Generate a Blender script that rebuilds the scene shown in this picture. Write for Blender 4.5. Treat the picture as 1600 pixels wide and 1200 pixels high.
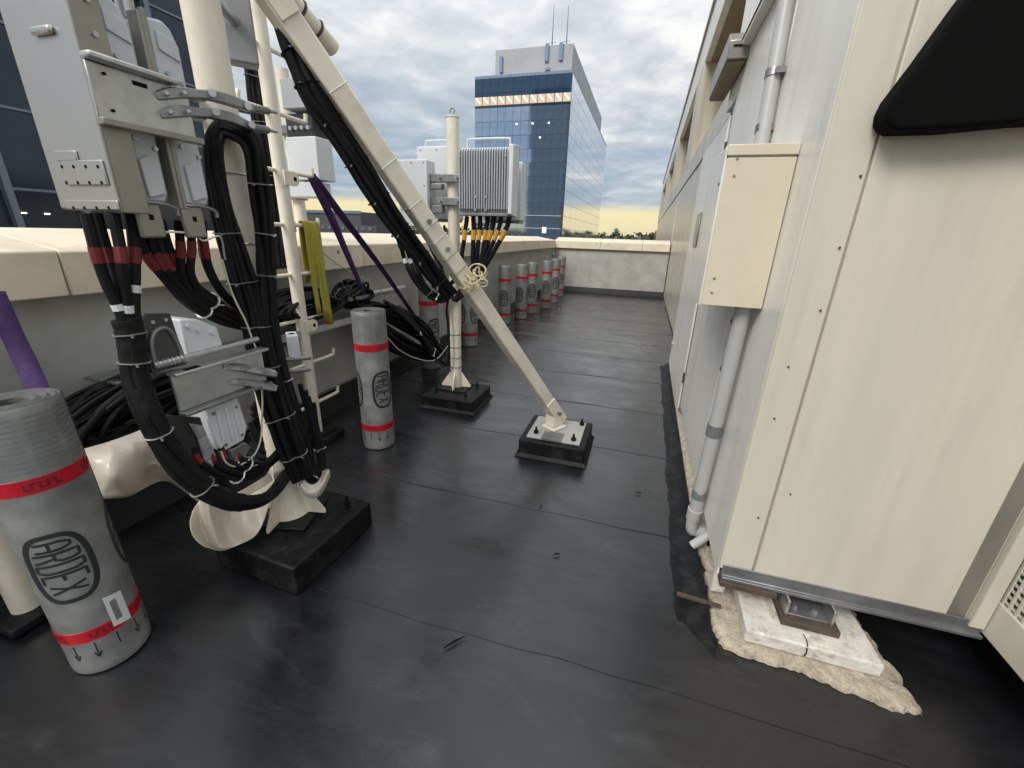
import bpy, bmesh, math, random
from mathutils import Vector, Matrix, noise
random.seed(7)
for o in list(bpy.data.objects): bpy.data.objects.remove(o, do_unlink=True)
SC = bpy.context.scene
COL = SC.collection
R = math.radians

# ------------------------------------------------------------------ camera
CAMM = ((0.95540536, 0.12795188, -0.26613701), (0.29363007, -0.315999, 0.90217848), (0.0313364, -0.94009199, -0.33947766))
CAMH = 1.52
cd = bpy.data.cameras.new('camera'); cam = bpy.data.objects.new('camera', cd); COL.objects.link(cam)
cd.sensor_width = 36.0; cd.lens = 650.0 / 1600.0 * 36.0; cd.clip_start = 0.02; cd.clip_end = 6000
m = Matrix.Identity(4)
for i in range(3):
    m[i][0] = CAMM[i][0]; m[i][1] = -CAMM[i][1]; m[i][2] = -CAMM[i][2]
m[2][3] = CAMH
cam.matrix_world = m
SC.camera = cam

# ------------------------------------------------------------------ world (cloudy morning sky)
SUN_EL, SUN_AZ = R(44), R(205)      # azimuth measured clockwise from +Y
w = bpy.data.worlds.new('World'); SC.world = w; w.use_nodes = True
nt = w.node_tree; N = nt.nodes; L = nt.links
for n_ in list(N): N.remove(n_)
def wn(t, **k):
    n = N.new(t)
    for a, v in k.items(): setattr(n, a, v)
    return n
def wmath(op, a, b=None, clamp=False):
    n = wn('ShaderNodeMath', operation=op, use_clamp=clamp)
    for i, v in enumerate((a, b)):
        if v is None: continue
        if isinstance(v, (int, float)): n.inputs[i].default_value = v
        else: L.new(v, n.inputs[i])
    return n.outputs[0]
def wramp(fac, stops):
    n = wn('ShaderNodeValToRGB')
    e = n.color_ramp.elements
    while len(e) < len(stops): e.new(0.5)
    for el, (p, c) in zip(e, stops): el.position = p; el.color = (*c, 1)
    L.new(fac, n.inputs[0]); return n.outputs[0]
def wmix(f, a, b):
    n = wn('ShaderNodeMix', data_type='RGBA')
    if isinstance(f, (int, float)): n.inputs[0].default_value = f
    else: L.new(f, n.inputs[0])
    for i, v in ((6, a), (7, b)):
        if isinstance(v, tuple): n.inputs[i].default_value = (*v, 1)
        else: L.new(v, n.inputs[i])
    return n.outputs[2]
tc = wn('ShaderNodeTexCoord'); sp = wn('ShaderNodeSeparateXYZ'); L.new(tc.outputs['Generated'], sp.inputs[0])
zc = wmath('MAXIMUM', sp.outputs[2], 0.0); den = wmath('ADD', zc, 0.10)
cx = wn('ShaderNodeCombineXYZ'); L.new(wmath('DIVIDE', sp.outputs[0], den), cx.inputs[0]); L.new(wmath('DIVIDE', sp.outputs[1], den), cx.inputs[1])
def wnoise(scale, detail, rough, dist=0.0):
    n = wn('ShaderNodeTexNoise'); n.inputs['Scale'].default_value = scale; n.inputs['Detail'].default_value = detail
    n.inputs['Roughness'].default_value = rough; n.inputs['Distortion'].default_value = dist
    L.new(cx.outputs[0], n.inputs['Vector']); return n.outputs['Fac']
n1 = wnoise(0.62, 7, 0.52, 0.5); n2 = wnoise(3.6, 8, 0.56, 0.3)
cl = wmath('ADD', wmath('MULTIPLY', n1, 0.48), wmath('MULTIPLY', n2, 0.52))
cloud = wramp(cl, [(0.34, (0.52, 0.57, 0.62)), (0.44, (0.63, 0.68, 0.72)), (0.52, (0.77, 0.80, 0.83)), (0.60, (0.97, 0.98, 0.96))])
sky = wn('ShaderNodeTexSky', sky_type='NISHITA', sun_disc=False, sun_elevation=SUN_EL, sun_rotation=SUN_AZ, altitude=60)
skd = wn('ShaderNodeVectorMath', operation='SCALE'); L.new(sky.outputs[0], skd.inputs[0]); skd.inputs['Scale'].default_value = 0.09
blue = wmix(0.65, skd.outputs[0], (0.33, 0.50, 0.70))
# breaks in the cloud sheet, more of them low down
lowmask = wramp(zc, [(0.0, (0.62,) * 3), (0.17, (0.40,) * 3), (0.33, (0.06,) * 3), (1.0, (0.0,) * 3)])
br = wmath('ADD', wmath('MULTIPLY', wmath('SUBTRACT', 0.62, n1), 4.0), wmath('MULTIPLY', lowmask, 1.0))
br = wmath('MULTIPLY', wmath('SUBTRACT', br, 0.35), 1.0, True)
brk = wmath('MULTIPLY', br, wmath('MULTIPLY', lowmask, 1.7, True), True)
col = wmix(brk, cloud, blue)
band = wramp(zc, [(0.0, (1,) * 3), (0.052, (0.95,) * 3), (0.068, (0.12,) * 3), (0.11, (0.0,) * 3)])
glow = wramp(wmath('ADD', zc, wmath('MULTIPLY', wmath('SUBTRACT', n2, 0.5), 0.03)), [(0.0, (1.05, 0.92, 0.62)), (0.05, (1.15, 1.0, 0.56)), (0.09, (0.80, 0.82, 0.76))])
col = wmix(band, col, glow)
# overcast skies grow brighter towards the zenith
zen = wmath('ADD', wmath('ADD', 0.78, wmath('MULTIPLY', zc, 0.35)), wmath('MULTIPLY', wmath('MULTIPLY', zc, zc), 0.7))
sc_ = wn('ShaderNodeVectorMath', operation='SCALE'); L.new(col, sc_.inputs[0]); L.new(zen, sc_.inputs['Scale'])
bg = wn('ShaderNodeBackground'); L.new(sc_.outputs[0], bg.inputs[0]); bg.inputs[1].default_value = 0.74
wo = wn('ShaderNodeOutputWorld'); L.new(bg.outputs[0], wo.inputs[0])

# ------------------------------------------------------------------ sun behind cloud, exposure
sd = bpy.data.lights.new('sun', 'SUN'); sd.energy = 1.7; sd.angle = R(24); sd.color = (1.0, 0.95, 0.88)
sun = bpy.data.objects.new('sun', sd); COL.objects.link(sun)
dirv = Vector((math.sin(SUN_AZ) * math.cos(SUN_EL), math.cos(SUN_AZ) * math.cos(SUN_EL), math.sin(SUN_EL)))
sun.rotation_euler = dirv.to_track_quat('Z', 'Y').to_euler(); sun.location = (0, -3, 12)
vs = SC.view_settings
vs.view_transform = 'Standard'; vs.look = 'None'; vs.exposure = 0.50; vs.gamma = 1.0; vs.use_curve_mapping = False

# ------------------------------------------------------------------ helpers
def ray(px, py):
    v = ((px - 800.0) / 650.0, (py - 600.0) / 650.0, 1.0)
    return Vector([sum(CAMM[i][j] * v[j] for j in range(3)) for i in range(3)])
O = Vector((0, 0, CAMH))
def onX(x, px, py): r = ray(px, py); return O + r * (x / r.x)
def onY(y, px, py): r = ray(px, py); return O + r * (y / r.y)
def onZ(z, px, py): r = ray(px, py); return O + r * ((z - CAMH) / r.z)
def onP(p0, n, px, py): r = ray(px, py); return O + r * (n.dot(p0 - O) / n.dot(r))

def thing(name, label, cat, loc=(0, 0, 0), group=None):
    o = bpy.data.objects.new(name, None); COL.objects.link(o); o.empty_display_size = 0.1
    o.location = loc; o['label'] = label; o['category'] = cat
    if group: o['group'] = group
    return o
def tag(o, label, cat, group=None):
    o['label'] = label; o['category'] = cat
    if group: o['group'] = group
    return o
def root_loc(p):
    v = Vector((0, 0, 0))
    while p is not None: v = v + Vector(p.location); p = p.parent
    return v
def cr(pts, n=8):
    pts = [Vector(p) for p in pts]
    if len(pts) < 3: n = max(n, 1); return [pts[0].lerp(pts[1], i / n) for i in range(n + 1)]
    P = [pts[0] * 2 - pts[1]] + pts + [pts[-1] * 2 - pts[-2]]
    out = []
    for i in range(1, len(P) - 2):
        p0, p1, p2, p3 = P[i - 1:i + 3]
        for k in range(n):
            t = k / n
            out.append(0.5 * (2 * p1 + (p2 - p0) * t + (2 * p0 - 5 * p1 + 4 * p2 - p3) * t * t + (3 * p1 - p0 - 3 * p2 + p3) * t ** 3))
    out.append(pts[-1]); return out

class MB:
    def __init__(s): s.v = []; s.f = []
    def add(s, vs_, fs):
        b = len(s.v); s.v += [Vector(v) for v in vs_]; s.f += [[b + i for i in f] for f in fs]; return s
    def box(s, x0, x1, y0, y1, z0, z1, rot=None, piv=None):
        if x0 > x1: x0, x1 = x1, x0
        if y0 > y1: y0, y1 = y1, y0
        if z0 > z1: z0, z1 = z1, z0
        v = [Vector((x, y, z)) for z in (z0, z1) for y in (y0, y1) for x in (x0, x1)]
        if rot is not None:
            c = piv if piv is not None else Vector(((x0 + x1) / 2, (y0 + y1) / 2, (z0 + z1) / 2))
            v = [rot @ (p - c) + c for p in v]
        return s.add(v, [(0, 2, 3, 1), (4, 5, 7, 6), (0, 1, 5, 4), (2, 6, 7, 3), (0, 4, 6, 2), (1, 3, 7, 5)])
    def tube(s, path, r, n=8, rx=None, caps=True, up=None, phase=0.0):
        path = [Vector(p) for p in path]; k = len(path); rings = []
        t0 = (path[1] - path[0]).normalized()
        u = Vector(up) if up else (Vector((0, 0, 1)) if abs(t0.z) < 0.9 else Vector((1, 0, 0)))
        u = (u - t0 * u.dot(t0)).normalized()
        b = len(s.v)
        for i, p in enumerate(path):
            t = (path[min(i + 1, k - 1)] - path[max(i - 1, 0)])
            t = t.normalized() if t.length > 1e-9 else t0
            u = u - t * u.dot(t)
            u = u.normalized() if u.length > 1e-6 else t.orthogonal().normalized()
            w_ = t.cross(u)
            ri = r[i] if isinstance(r, (list, tuple)) else r
            rj = ri if rx is None else rx
            for j in range(n):
                a = phase + 2 * math.pi * j / n
                s.v.append(p + u * (ri * math.cos(a)) + w_ * (rj * math.sin(a)))
        for i in range(k - 1):
            for j in range(n):
                s.f.append([b + i * n + j, b + i * n + (j + 1) % n, b + (i + 1) * n + (j + 1) % n, b + (i + 1) * n + j])
        if caps:
            s.f.append([b + j for j in range(n)][::-1]); s.f.append([b + (k - 1) * n + j for j in range(n)])
        return s
    def cyl(s, p0, p1, r, n=20, r1=None):
        return s.tube([p0, p1], [r, r if r1 is None else r1], n)
    def bar(s, path, h, wd, up=(0, 0, 1)):
        q = math.sqrt(0.5)
        return s.tube(path, h / 2 / q, 4, rx=wd / 2 / q, up=up, phase=math.pi / 4)
    def lathe(s, prof, n=32, c=(0, 0, 0), caps=True):
        b = len(s.v); c = Vector(c)
        for r_, z in prof:
            for j in range(n):
                a = 2 * math.pi * j / n; s.v.append(c + Vector((r_ * math.cos(a), r_ * math.sin(a), z)))
        for i in range(len(prof) - 1):
            for j in range(n): s.f.append([b + i * n + j, b + i * n + (j + 1) % n, b + (i + 1) * n + (j + 1) % n, b + (i + 1) * n + j])
        if caps:
            s.f.append([b + j for j in range(n)][::-1]); s.f.append([b + (len(prof) - 1) * n + j for j in range(n)])
        return s
    def prism(s, poly, ax, a0, a1):
        def P(p, a): return Vector((a, p[0], p[1])) if ax == 'x' else Vector((p[0], a, p[1])) if ax == 'y' else Vector((p[0], p[1], a))
        k = len(poly); v = [P(p, a0) for p in poly] + [P(p, a1) for p in poly]
        return s.add(v, [list(range(k))[::-1], list(range(k, 2 * k))] + [[i, (i + 1) % k, k + (i + 1) % k, k + i] for i in range(k)])
    def grid(s, rows):
        n = len(rows[0]); b = len(s.v)
        for r_ in rows: s.v += [Vector(p) for p in r_]
        for i in range(len(rows) - 1):
            for j in range(n - 1): s.f.append([b + i * n + j, b + i * n + j + 1, b + (i + 1) * n + j + 1, b + (i + 1) * n + j])
        return s
    def ring(s, c, ax, R_, r_, n=20, k=8):
        c = Vector(c); ax = Vector(ax).normalized(); u = ax.orthogonal().normalized(); w_ = ax.cross(u); b = len(s.v)
        for i in range(n):
            a = 2 * math.pi * i / n; d = u * math.cos(a) + w_ * math.sin(a)
            for j in range(k):
                q = 2 * math.pi * j / k; s.v.append(c + d * (R_ + r_ * math.cos(q)) + ax * (r_ * math.sin(q)))
        for i in range(n):
            for j in range(k): s.f.append([b + i * k + j, b + ((i + 1) % n) * k + j, b + ((i + 1) % n) * k + (j + 1) % k, b + i * k + (j + 1) % k])
        return s
    def build(s, name, mt, parent=None, bevel=0.0, smooth=True, loc=None, solid=0.0, sub=0, seg=2):
        off = root_loc(parent) if parent is not None else Vector(loc or (0, 0, 0))
        me = bpy.data.meshes.new(name); me.from_pydata([tuple(v - off) for v in s.v], [], s.f); me.validate()
        bm = bmesh.new(); bm.from_mesh(me); bmesh.ops.recalc_face_normals(bm, faces=bm.faces); bm.to_mesh(me); bm.free()
        if smooth:
            me.polygons.foreach_set('use_smooth', [True] * len(me.polygons)); me.set_sharp_from_angle(angle=R(38))
        me.materials.append(mt)
        o = bpy.data.objects.new(name, me); COL.objects.link(o)
        if parent is not None: o.parent = parent
        else: o.location = off
        if sub: md = o.modifiers.new('sub', 'SUBSURF'); md.levels = sub; md.render_levels = sub
        if solid: md = o.modifiers.new('solid', 'SOLIDIFY'); md.thickness = solid; md.offset = 0
        if bevel:
            md = o.modifiers.new('bevel', 'BEVEL'); md.width = bevel; md.segments = seg; md.limit_method = 'ANGLE'; md.angle_limit = R(40)
        return o
def copy_tree(o, parent=None):
    c = o.copy(); COL.objects.link(c); c.parent = parent
    for ch in o.children: copy_tree(ch, c)
    return c
def struct(o): o['kind'] = 'structure'; return o
def stuff(o): o['kind'] = 'stuff'; return o

# ------------------------------------------------------------------ materials
MATS = {}
def mat(name, colr, rough=0.5, metal=0.0, var=0.12, scale=6.0, bump=0.0, bscale=80.0, dirt=None, damt=0.0, dscale=2.0, rvar=0.1, spec=0.5, stretch=(1, 1, 1), emit=None, estr=0.0, coat=0.0):
    mt = bpy.data.materials.new(name); mt.use_nodes = True; t = mt.node_tree; nd = t.nodes; lk = t.links
    b = nd['Principled BSDF']
    tcn = nd.new('ShaderNodeTexCoord'); mp = nd.new('ShaderNodeMapping'); mp.inputs['Scale'].default_value = stretch
    lk.new(tcn.outputs['Object'], mp.inputs[0])
    def nz(sc, det=5, ro=0.6):
        n = nd.new('ShaderNodeTexNoise'); n.inputs['Scale'].default_value = sc; n.inputs['Detail'].default_value = det; n.inputs['Roughness'].default_value = ro
        lk.new(mp.outputs[0], n.inputs['Vector']); return n.outputs['Fac']
    f = nz(scale)
    rp = nd.new('ShaderNodeValToRGB'); rp.color_ramp.elements[0].position = 0.3; rp.color_ramp.elements[1].position = 0.7
    rp.color_ramp.elements[0].color = (*[max(0, c * (1 - var)) for c in colr], 1); rp.color_ramp.elements[1].color = (*[min(1, c * (1 + var)) for c in colr], 1)
    lk.new(f, rp.inputs[0]); out = rp.outputs[0]
    if dirt:
        g = nz(dscale, 8, 0.7); r2 = nd.new('ShaderNodeValToRGB'); r2.color_ramp.elements[0].position = 0.5; r2.color_ramp.elements[1].position = 0.72
        r2.color_ramp.elements[0].color = (0, 0, 0, 1); r2.color_ramp.elements[1].color = (damt,) * 3 + (1,)
        lk.new(g, r2.inputs[0]); mx = nd.new('ShaderNodeMix'); mx.data_type = 'RGBA'; lk.new(r2.outputs[0], mx.inputs[0]); lk.new(out, mx.inputs[6]); mx.inputs[7].default_value = (*dirt, 1); out = mx.outputs[2]
    lk.new(out, b.inputs['Base Color'])
    mr = nd.new('ShaderNodeMapRange'); mr.inputs['To Min'].default_value = max(0.02, rough - rvar); mr.inputs['To Max'].default_value = min(1, rough + rvar)
    lk.new(nz(scale * 1.7), mr.inputs[0]); lk.new(mr.outputs[0], b.inputs['Roughness'])
    b.inputs['Metallic'].default_value = metal; b.inputs['Specular IOR Level'].default_value = spec
    if coat: b.inputs['Coat Weight'].default_value = coat; b.inputs['Coat Roughness'].default_value = 0.15
    if bump:
        bp = nd.new('ShaderNodeBump'); bp.inputs['Strength'].default_value = bump; bp.inputs['Distance'].default_value = 0.01
        lk.new(nz(bscale, 4), bp.inputs['Height']); lk.new(bp.outputs[0], b.inputs['Normal'])
    if emit: b.inputs['Emission Color'].default_value = (*emit, 1); b.inputs['Emission Strength'].default_value = estr
    MATS[name] = mt; return mt
CREAM = mat('cream_paint', (0.82, 0.76, 0.63), 0.42, var=0.06, scale=5, dirt=(0.30, 0.24, 0.17), damt=0.35, dscale=7)
PANEL = mat('cream_sheet_metal', (0.60, 0.565, 0.475), 0.36, var=0.07, scale=2.2, stretch=(2.2, 2.2, 0.22), dirt=(0.36, 0.33, 0.27), damt=0.25, dscale=5.5, bump=0.10, bscale=3)
PANELW = mat('pale_sheet_metal', (0.84, 0.82, 0.76), 0.30, var=0.06, scale=2.0, stretch=(1.5, 1.5, 0.25), dirt=(0.42, 0.40, 0.35), damt=0.45, dscale=3, bump=0.04, bscale=5)
BOXF = mat('cream_box_paint', (0.66, 0.59, 0.46), 0.4, var=0.05, scale=3, dirt=(0.42, 0.36, 0.27), damt=0.3, dscale=6)
WALLC = mat('weathered_cladding', (0.56, 0.52, 0.42), 0.30, var=0.2, scale=2.5, stretch=(3, 3, 0.12), dirt=(0.25, 0.24, 0.21), damt=0.5, dscale=2.2, bump=0.05, bscale=5)
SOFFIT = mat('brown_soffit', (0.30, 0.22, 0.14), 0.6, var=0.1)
COPE = mat('beige_coping', (0.78, 0.69, 0.53), 0.65, var=0.08, scale=4, dirt=(0.42, 0.36, 0.28), damt=0.5, dscale=3, bump=0.15, bscale=140)
CONC = mat('grey_concrete', (0.40, 0.395, 0.37), 0.8, var=0.18, scale=2.5, dirt=(0.17, 0.17, 0.15), damt=0.3, dscale=2.2, bump=0.3, bscale=60)
WHITEC = mat('white_concrete', (0.64, 0.62, 0.56), 0.8, var=0.18, scale=14, dirt=(0.26, 0.20, 0.14), damt=0.9, dscale=16, bump=0.4, bscale=90)
MORT = mat('sandy_mortar', (0.50, 0.44, 0.34), 0.95, var=0.25, scale=30, dirt=(0.16, 0.13, 0.10), damt=0.7, dscale=26, bump=1.0, bscale=120)
BITU = mat('black_bitumen', (0.009, 0.0095, 0.0105), 0.5, spec=0.25, var=0.3, scale=10, bump=0.4, bscale=40, rvar=0.15)
BITP = mat('bitumen_paint', (0.006, 0.0063, 0.007), 0.5, var=0.4, spec=0.2, scale=14, bump=0.5, bscale=30, dirt=(0.07, 0.07, 0.07), damt=0.35, dscale=12)
GALV = mat('galvanised_steel', (0.52, 0.53, 0.53), 0.34, 0.85, var=0.15, scale=14, dirt=(0.25, 0.24, 0.22), damt=0.4, dscale=9)
GALVD = mat('dull_steel', (0.27, 0.275, 0.28), 0.42, 0.7, var=0.2, scale=10, rvar=0.15)
ALU = mat('cast_aluminium', (0.33, 0.335, 0.34), 0.36, 0.75, var=0.15, scale=20, bump=0.1, bscale=200)
ANT = mat('grey_antenna', (0.46, 0.455, 0.445), 0.33, 0.75, var=0.07, scale=3, dirt=(0.3, 0.29, 0.27), damt=0.3, dscale=3)
TAUPE = mat('taupe_bracket', (0.31, 0.295, 0.26), 0.36, 0.55, var=0.1)
RADIO = mat('pale_radio_paint', (0.58, 0.61, 0.65), 0.45, 0.0, var=0.05, scale=8, dirt=(0.33, 0.34, 0.35), damt=0.3, dscale=8)
RADW = mat('white_radio_paint', (0.66, 0.69, 0.72), 0.4, 0.0, var=0.05, scale=6)
FINM = mat('heatsink_grey', (0.42, 0.44, 0.47), 0.4, 0.2, var=0.05)
DARKM = mat('dark_glossy_metal', (0.07, 0.07, 0.072), 0.25, 0.6, var=0.2, scale=8)
CABLE = mat('black_cable', (0.007, 0.007, 0.008), 0.58, var=0.3, spec=0.25, scale=30, bump=0.08, bscale=150)
RED = mat('red_tape', (0.50, 0.008, 0.02), 0.38, var=0.1)
DRED = mat('dark_red_tape', (0.16, 0.012, 0.016), 0.5, var=0.15)
YEL = mat('yellow_tape', (0.62, 0.34, 0.05), 0.5, var=0.12)
WHT = mat('white_plastic', (0.72, 0.73, 0.73), 0.4, var=0.05)
TIE = mat('steel_tie', (0.62, 0.60, 0.56), 0.3, 0.8, var=0.1)
PURP = mat('purple_webbing', (0.042, 0.012, 0.085), 0.75, var=0.3, scale=40, bump=0.3, bscale=300)
YSTR = mat('yellow_webbing', (0.42, 0.36, 0.05), 0.8, var=0.25, scale=30, stretch=(6, 6, 0.6), bump=0.3, bscale=200, dirt=(0.10, 0.09, 0.03), damt=0.6, dscale=10)
PVC = mat('grey_pvc', (0.44, 0.445, 0.44), 0.4, var=0.06, scale=5)
PVCD = mat('dark_clip', (0.16, 0.18, 0.18), 0.5, var=0.1)
VINYL = mat('cream_vinyl_sheet', (0.66, 0.60, 0.50), 0.3, var=0.04, scale=3, bump=0.05, bscale=12)
INK = mat('black_ink', (0.022, 0.026, 0.027), 0.55, var=0.1)
INKG = mat('grey_ink', (0.20, 0.205, 0.205), 0.6, var=0.2, scale=60)
EDGE = mat('roll_edge_bitumen', (0.085, 0.085, 0.083), 0.75, var=0.3, scale=40, bump=0.4, bscale=60)
BLACK = mat('matt_black', (0.004, 0.004, 0.004), 0.9, var=0.1, spec=0.1)
HOLE = mat('dark_hole', (0.01, 0.01, 0.01), 0.9, spec=0.1)
RUST = mat('rusty_steel', (0.09, 0.065, 0.05), 0.75, 0.2, var=0.35, scale=25)
WIRE = mat('pale_green_wire', (0.50, 0.52, 0.40), 0.5)
ROPE = mat('cream_rope', (0.70, 0.62, 0.42), 0.8, var=0.15, scale=60)
CLEARP = mat('wrinkled_film', (0.42, 0.43, 0.45), 0.15, 0.5, var=0.4, scale=30, bump=0.6, bscale=60)

def membrane_mat():
    mt = bpy.data.materials.new('black_membrane'); mt.use_nodes = True; t = mt.node_tree; nd = t.nodes; lk = t.links; b = nd['Principled BSDF']
    ge = nd.new('ShaderNodeNewGeometry')
    def nz(sc, det=6, ro=0.6, st=(1, 1, 1), dist=0.0):
        mp = nd.new('ShaderNodeMapping'); mp.inputs['Scale'].default_value = st; lk.new(ge.outputs['Position'], mp.inputs[0])
        n = nd.new('ShaderNodeTexNoise'); n.inputs['Scale'].default_value = sc; n.inputs['Detail'].default_value = det; n.inputs['Roughness'].default_value = ro; n.inputs['Distortion'].default_value = dist
        lk.new(mp.outputs[0], n.inputs['Vector']); return n.outputs['Fac']
    def rampc(f, stops):
        rp = nd.new('ShaderNodeValToRGB'); e = rp.color_ramp.elements
        while len(e) < len(stops): e.new(0.5)
        for el, (p, c) in zip(e, stops): el.position = p; el.color = (*c, 1)
        lk.new(f, rp.inputs[0]); return rp.outputs[0]
    base = rampc(nz(1.3, 8, 0.66, (0.8, 1.3, 1), 0.9), [(0.34, (0.004, 0.0043, 0.005)), (0.52, (0.008, 0.0085, 0.010)), (0.70, (0.018, 0.019, 0.023))])
    streak = rampc(nz(2.2, 9, 0.75, (0.7, 2.0, 1), 1.2), [(0.54, (0, 0, 0)), (0.80, (0.035, 0.036, 0.039))])
    ad = nd.new('ShaderNodeMix'); ad.data_type = 'RGBA'; ad.blend_type = 'ADD'; ad.inputs[0].default_value = 0.9; lk.new(base, ad.inputs[6]); lk.new(streak, ad.inputs[7])
    scuff = rampc(nz(14.0, 6, 0.75, (0.5, 1.3, 1), 2.0), [(0.66, (0, 0, 0)), (0.84, (0.06, 0.06, 0.062))])
    ad2 = nd.new('ShaderNodeMix'); ad2.data_type = 'RGBA'; ad2.blend_type = 'ADD'; ad2.inputs[0].default_value = 0.6; lk.new(ad.outputs[2], ad2.inputs[6]); lk.new(scuff, ad2.inputs[7])
    lk.new(ad2.outputs[2], b.inputs['Base Color'])
    mr = nd.new('ShaderNodeMapRange'); mr.inputs['From Min'].default_value = 0.38; mr.inputs['From Max'].default_value = 0.62; mr.inputs['To Min'].default_value = 0.20; mr.inputs['To Max'].default_value = 0.42
    rn = nd.new('ShaderNodeMath'); rn.operation = 'MULTIPLY_ADD'; lk.new(nz(5.0, 7, 0.75, (0.45, 2.6, 1), 0.7), rn.inputs[0]); rn.inputs[1].default_value = 0.25; rn2 = nd.new('ShaderNodeMath'); rn2.operation = 'MULTIPLY'; lk.new(nz(1.7, 8, 0.68, (0.7, 1.3, 1), 0.8), rn2.inputs[0]); rn2.inputs[1].default_value = 0.75; lk.new(rn2.outputs[0], rn.inputs[2]); lk.new(rn.outputs[0], mr.inputs[0]); lk.new(mr.outputs[0], b.inputs['Roughness'])
    h1 = nz(1.8, 4, 0.5, (0.8, 1.6, 1)); h2 = nz(90, 4, 0.6); h3 = nz(11, 4, 0.6, (0.5, 1.8, 1), 0.6)
    mm = nd.new('ShaderNodeMath'); mm.operation = 'MULTIPLY'; lk.new(h2, mm.inputs[0]); mm.inputs[1].default_value = 0.035
    m3 = nd.new('ShaderNodeMath'); m3.operation = 'MULTIPLY_ADD'; lk.new(h3, m3.inputs[0]); m3.inputs[1].default_value = 0.16; lk.new(mm.outputs[0], m3.inputs[2])
    m4 = nd.new('ShaderNodeMath'); m4.operation = 'ADD'; lk.new(h1, m4.inputs[0]); lk.new(m3.outputs[0], m4.inputs[1])
    bp = nd.new('ShaderNodeBump'); bp.inputs['Strength'].default_value = 0.5; bp.inputs['Distance'].default_value = 0.006; lk.new(m4.outputs[0], bp.inputs['Height']); lk.new(bp.outputs[0], b.inputs['Normal'])
    b.inputs['Specular IOR Level'].default_value = 0.35; b.inputs['Coat Weight'].default_value = 0.8; b.inputs['Coat IOR'].default_value = 1.58; lk.new(mr.outputs[0], b.inputs['Coat Roughness'])
    return mt
MEMB = membrane_mat()

def roll_mat():
    mt = bpy.data.materials.new('woven_silver_wrap'); mt.use_nodes = True; t = mt.node_tree; nd = t.nodes; lk = t.links; b = nd['Principled BSDF']
    tcn = nd.new('ShaderNodeTexCoord'); sp_ = nd.new('ShaderNodeSeparateXYZ'); lk.new(tcn.outputs['Object'], sp_.inputs[0])
    an = nd.new('ShaderNodeMath'); an.operation = 'ARCTAN2'; lk.new(sp_.outputs[1], an.inputs[0]); lk.new(sp_.outputs[0], an.inputs[1])
    def sinw(src, k):
        a = nd.new('ShaderNodeMath'); a.operation = 'MULTIPLY'; lk.new(src, a.inputs[0]); a.inputs[1].default_value = k
        s_ = nd.new('ShaderNodeMath'); s_.operation = 'SINE'; lk.new(a.outputs[0], s_.inputs[0]); return s_.outputs[0]
    wv = nd.new('ShaderNodeMath'); wv.operation = 'MULTIPLY'; lk.new(sinw(an.outputs[0], 120.0), wv.inputs[0]); lk.new(sinw(sp_.outputs[2], 950.0), wv.inputs[1])
    n = nd.new('ShaderNodeTexNoise'); n.inputs['Scale'].default_value = 9; n.inputs['Detail'].default_value = 6; lk.new(tcn.outputs['Object'], n.inputs['Vector'])
    rp = nd.new('ShaderNodeValToRGB'); rp.color_ramp.elements[0].position = 0.3; rp.color_ramp.elements[1].position = 0.72
    rp.color_ramp.elements[0].color = (0.22, 0.23, 0.225, 1); rp.color_ramp.elements[1].color = (0.44, 0.445, 0.43, 1); lk.new(n.outputs['Fac'], rp.inputs[0])
    mx = nd.new('ShaderNodeMix'); mx.data_type = 'RGBA'; mx.blend_type = 'MULTIPLY'; mx.inputs[0].default_value = 0.5
    mr = nd.new('ShaderNodeMapRange'); mr.inputs['From Min'].default_value = -1; mr.inputs['To Min'].default_value = 0.55; mr.inputs['To Max'].default_value = 1.0; lk.new(wv.outputs[0], mr.inputs[0])
    lk.new(rp.outputs[0], mx.inputs[6]); lk.new(mr.outputs[0], mx.inputs[7]); lk.new(mx.outputs[2], b.inputs['Base Color'])
    b.inputs['Roughness'].default_value = 0.36; b.inputs['Metallic'].default_value = 0.35
    bp = nd.new('ShaderNodeBump'); bp.inputs['Strength'].default_value = 0.35; bp.inputs['Distance'].default_value = 0.002
    a2 = nd.new('ShaderNodeMath'); a2.operation = 'MULTIPLY_ADD'; lk.new(n.outputs['Fac'], a2.inputs[0]); a2.inputs[1].default_value = 2.5; lk.new(wv.outputs[0], a2.inputs[2])
    lk.new(a2.outputs[0], bp.inputs['Height']); lk.new(bp.outputs[0], b.inputs['Normal'])
    return mt
ROLLM = roll_mat()
def glass_mat(name, base, rough, metal=0.75):
    return mat(name, base, rough, metal, var=0.12, scale=0.6, rvar=0.02)
GLASSF = glass_mat('blue_facade_glass', (0.40, 0.49, 0.60), 0.05, 0.9)
GLASSD = glass_mat('dark_facade_glass', (0.05, 0.09, 0.15), 0.08, 0.6)
GLASSS = glass_mat('mirror_side_glass', (0.78, 0.80, 0.84), 0.05, 0.95)
GLASSL = glass_mat('deep_blue_glass', (0.035, 0.045, 0.06), 0.12, 0.4)
FRAME = mat('facade_frame', (0.17, 0.24, 0.33), 0.4, 0.4)
FRAMEL = mat('grey_mullion', (0.17, 0.20, 0.23), 0.4, 0.4)
PENT = mat('grey_plant_cladding', (0.40, 0.42, 0.44), 0.6, var=0.08, scale=0.3)
LIT = mat('lit_window', (0.5, 0.36, 0.25), 0.4, emit=(1.0, 0.80, 0.58), estr=0.22)
LAMP = mat('lit_lamp', (1, 1, 1), 0.4, emit=(1.0, 0.92, 0.75), estr=1.6)
SHED = mat('dark_shed', (0.075, 0.075, 0.085), 0.7, var=0.1, scale=0.3)
LEAF = mat('far_foliage', (0.045, 0.055, 0.035), 0.9, var=0.5, scale=0.12)
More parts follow.
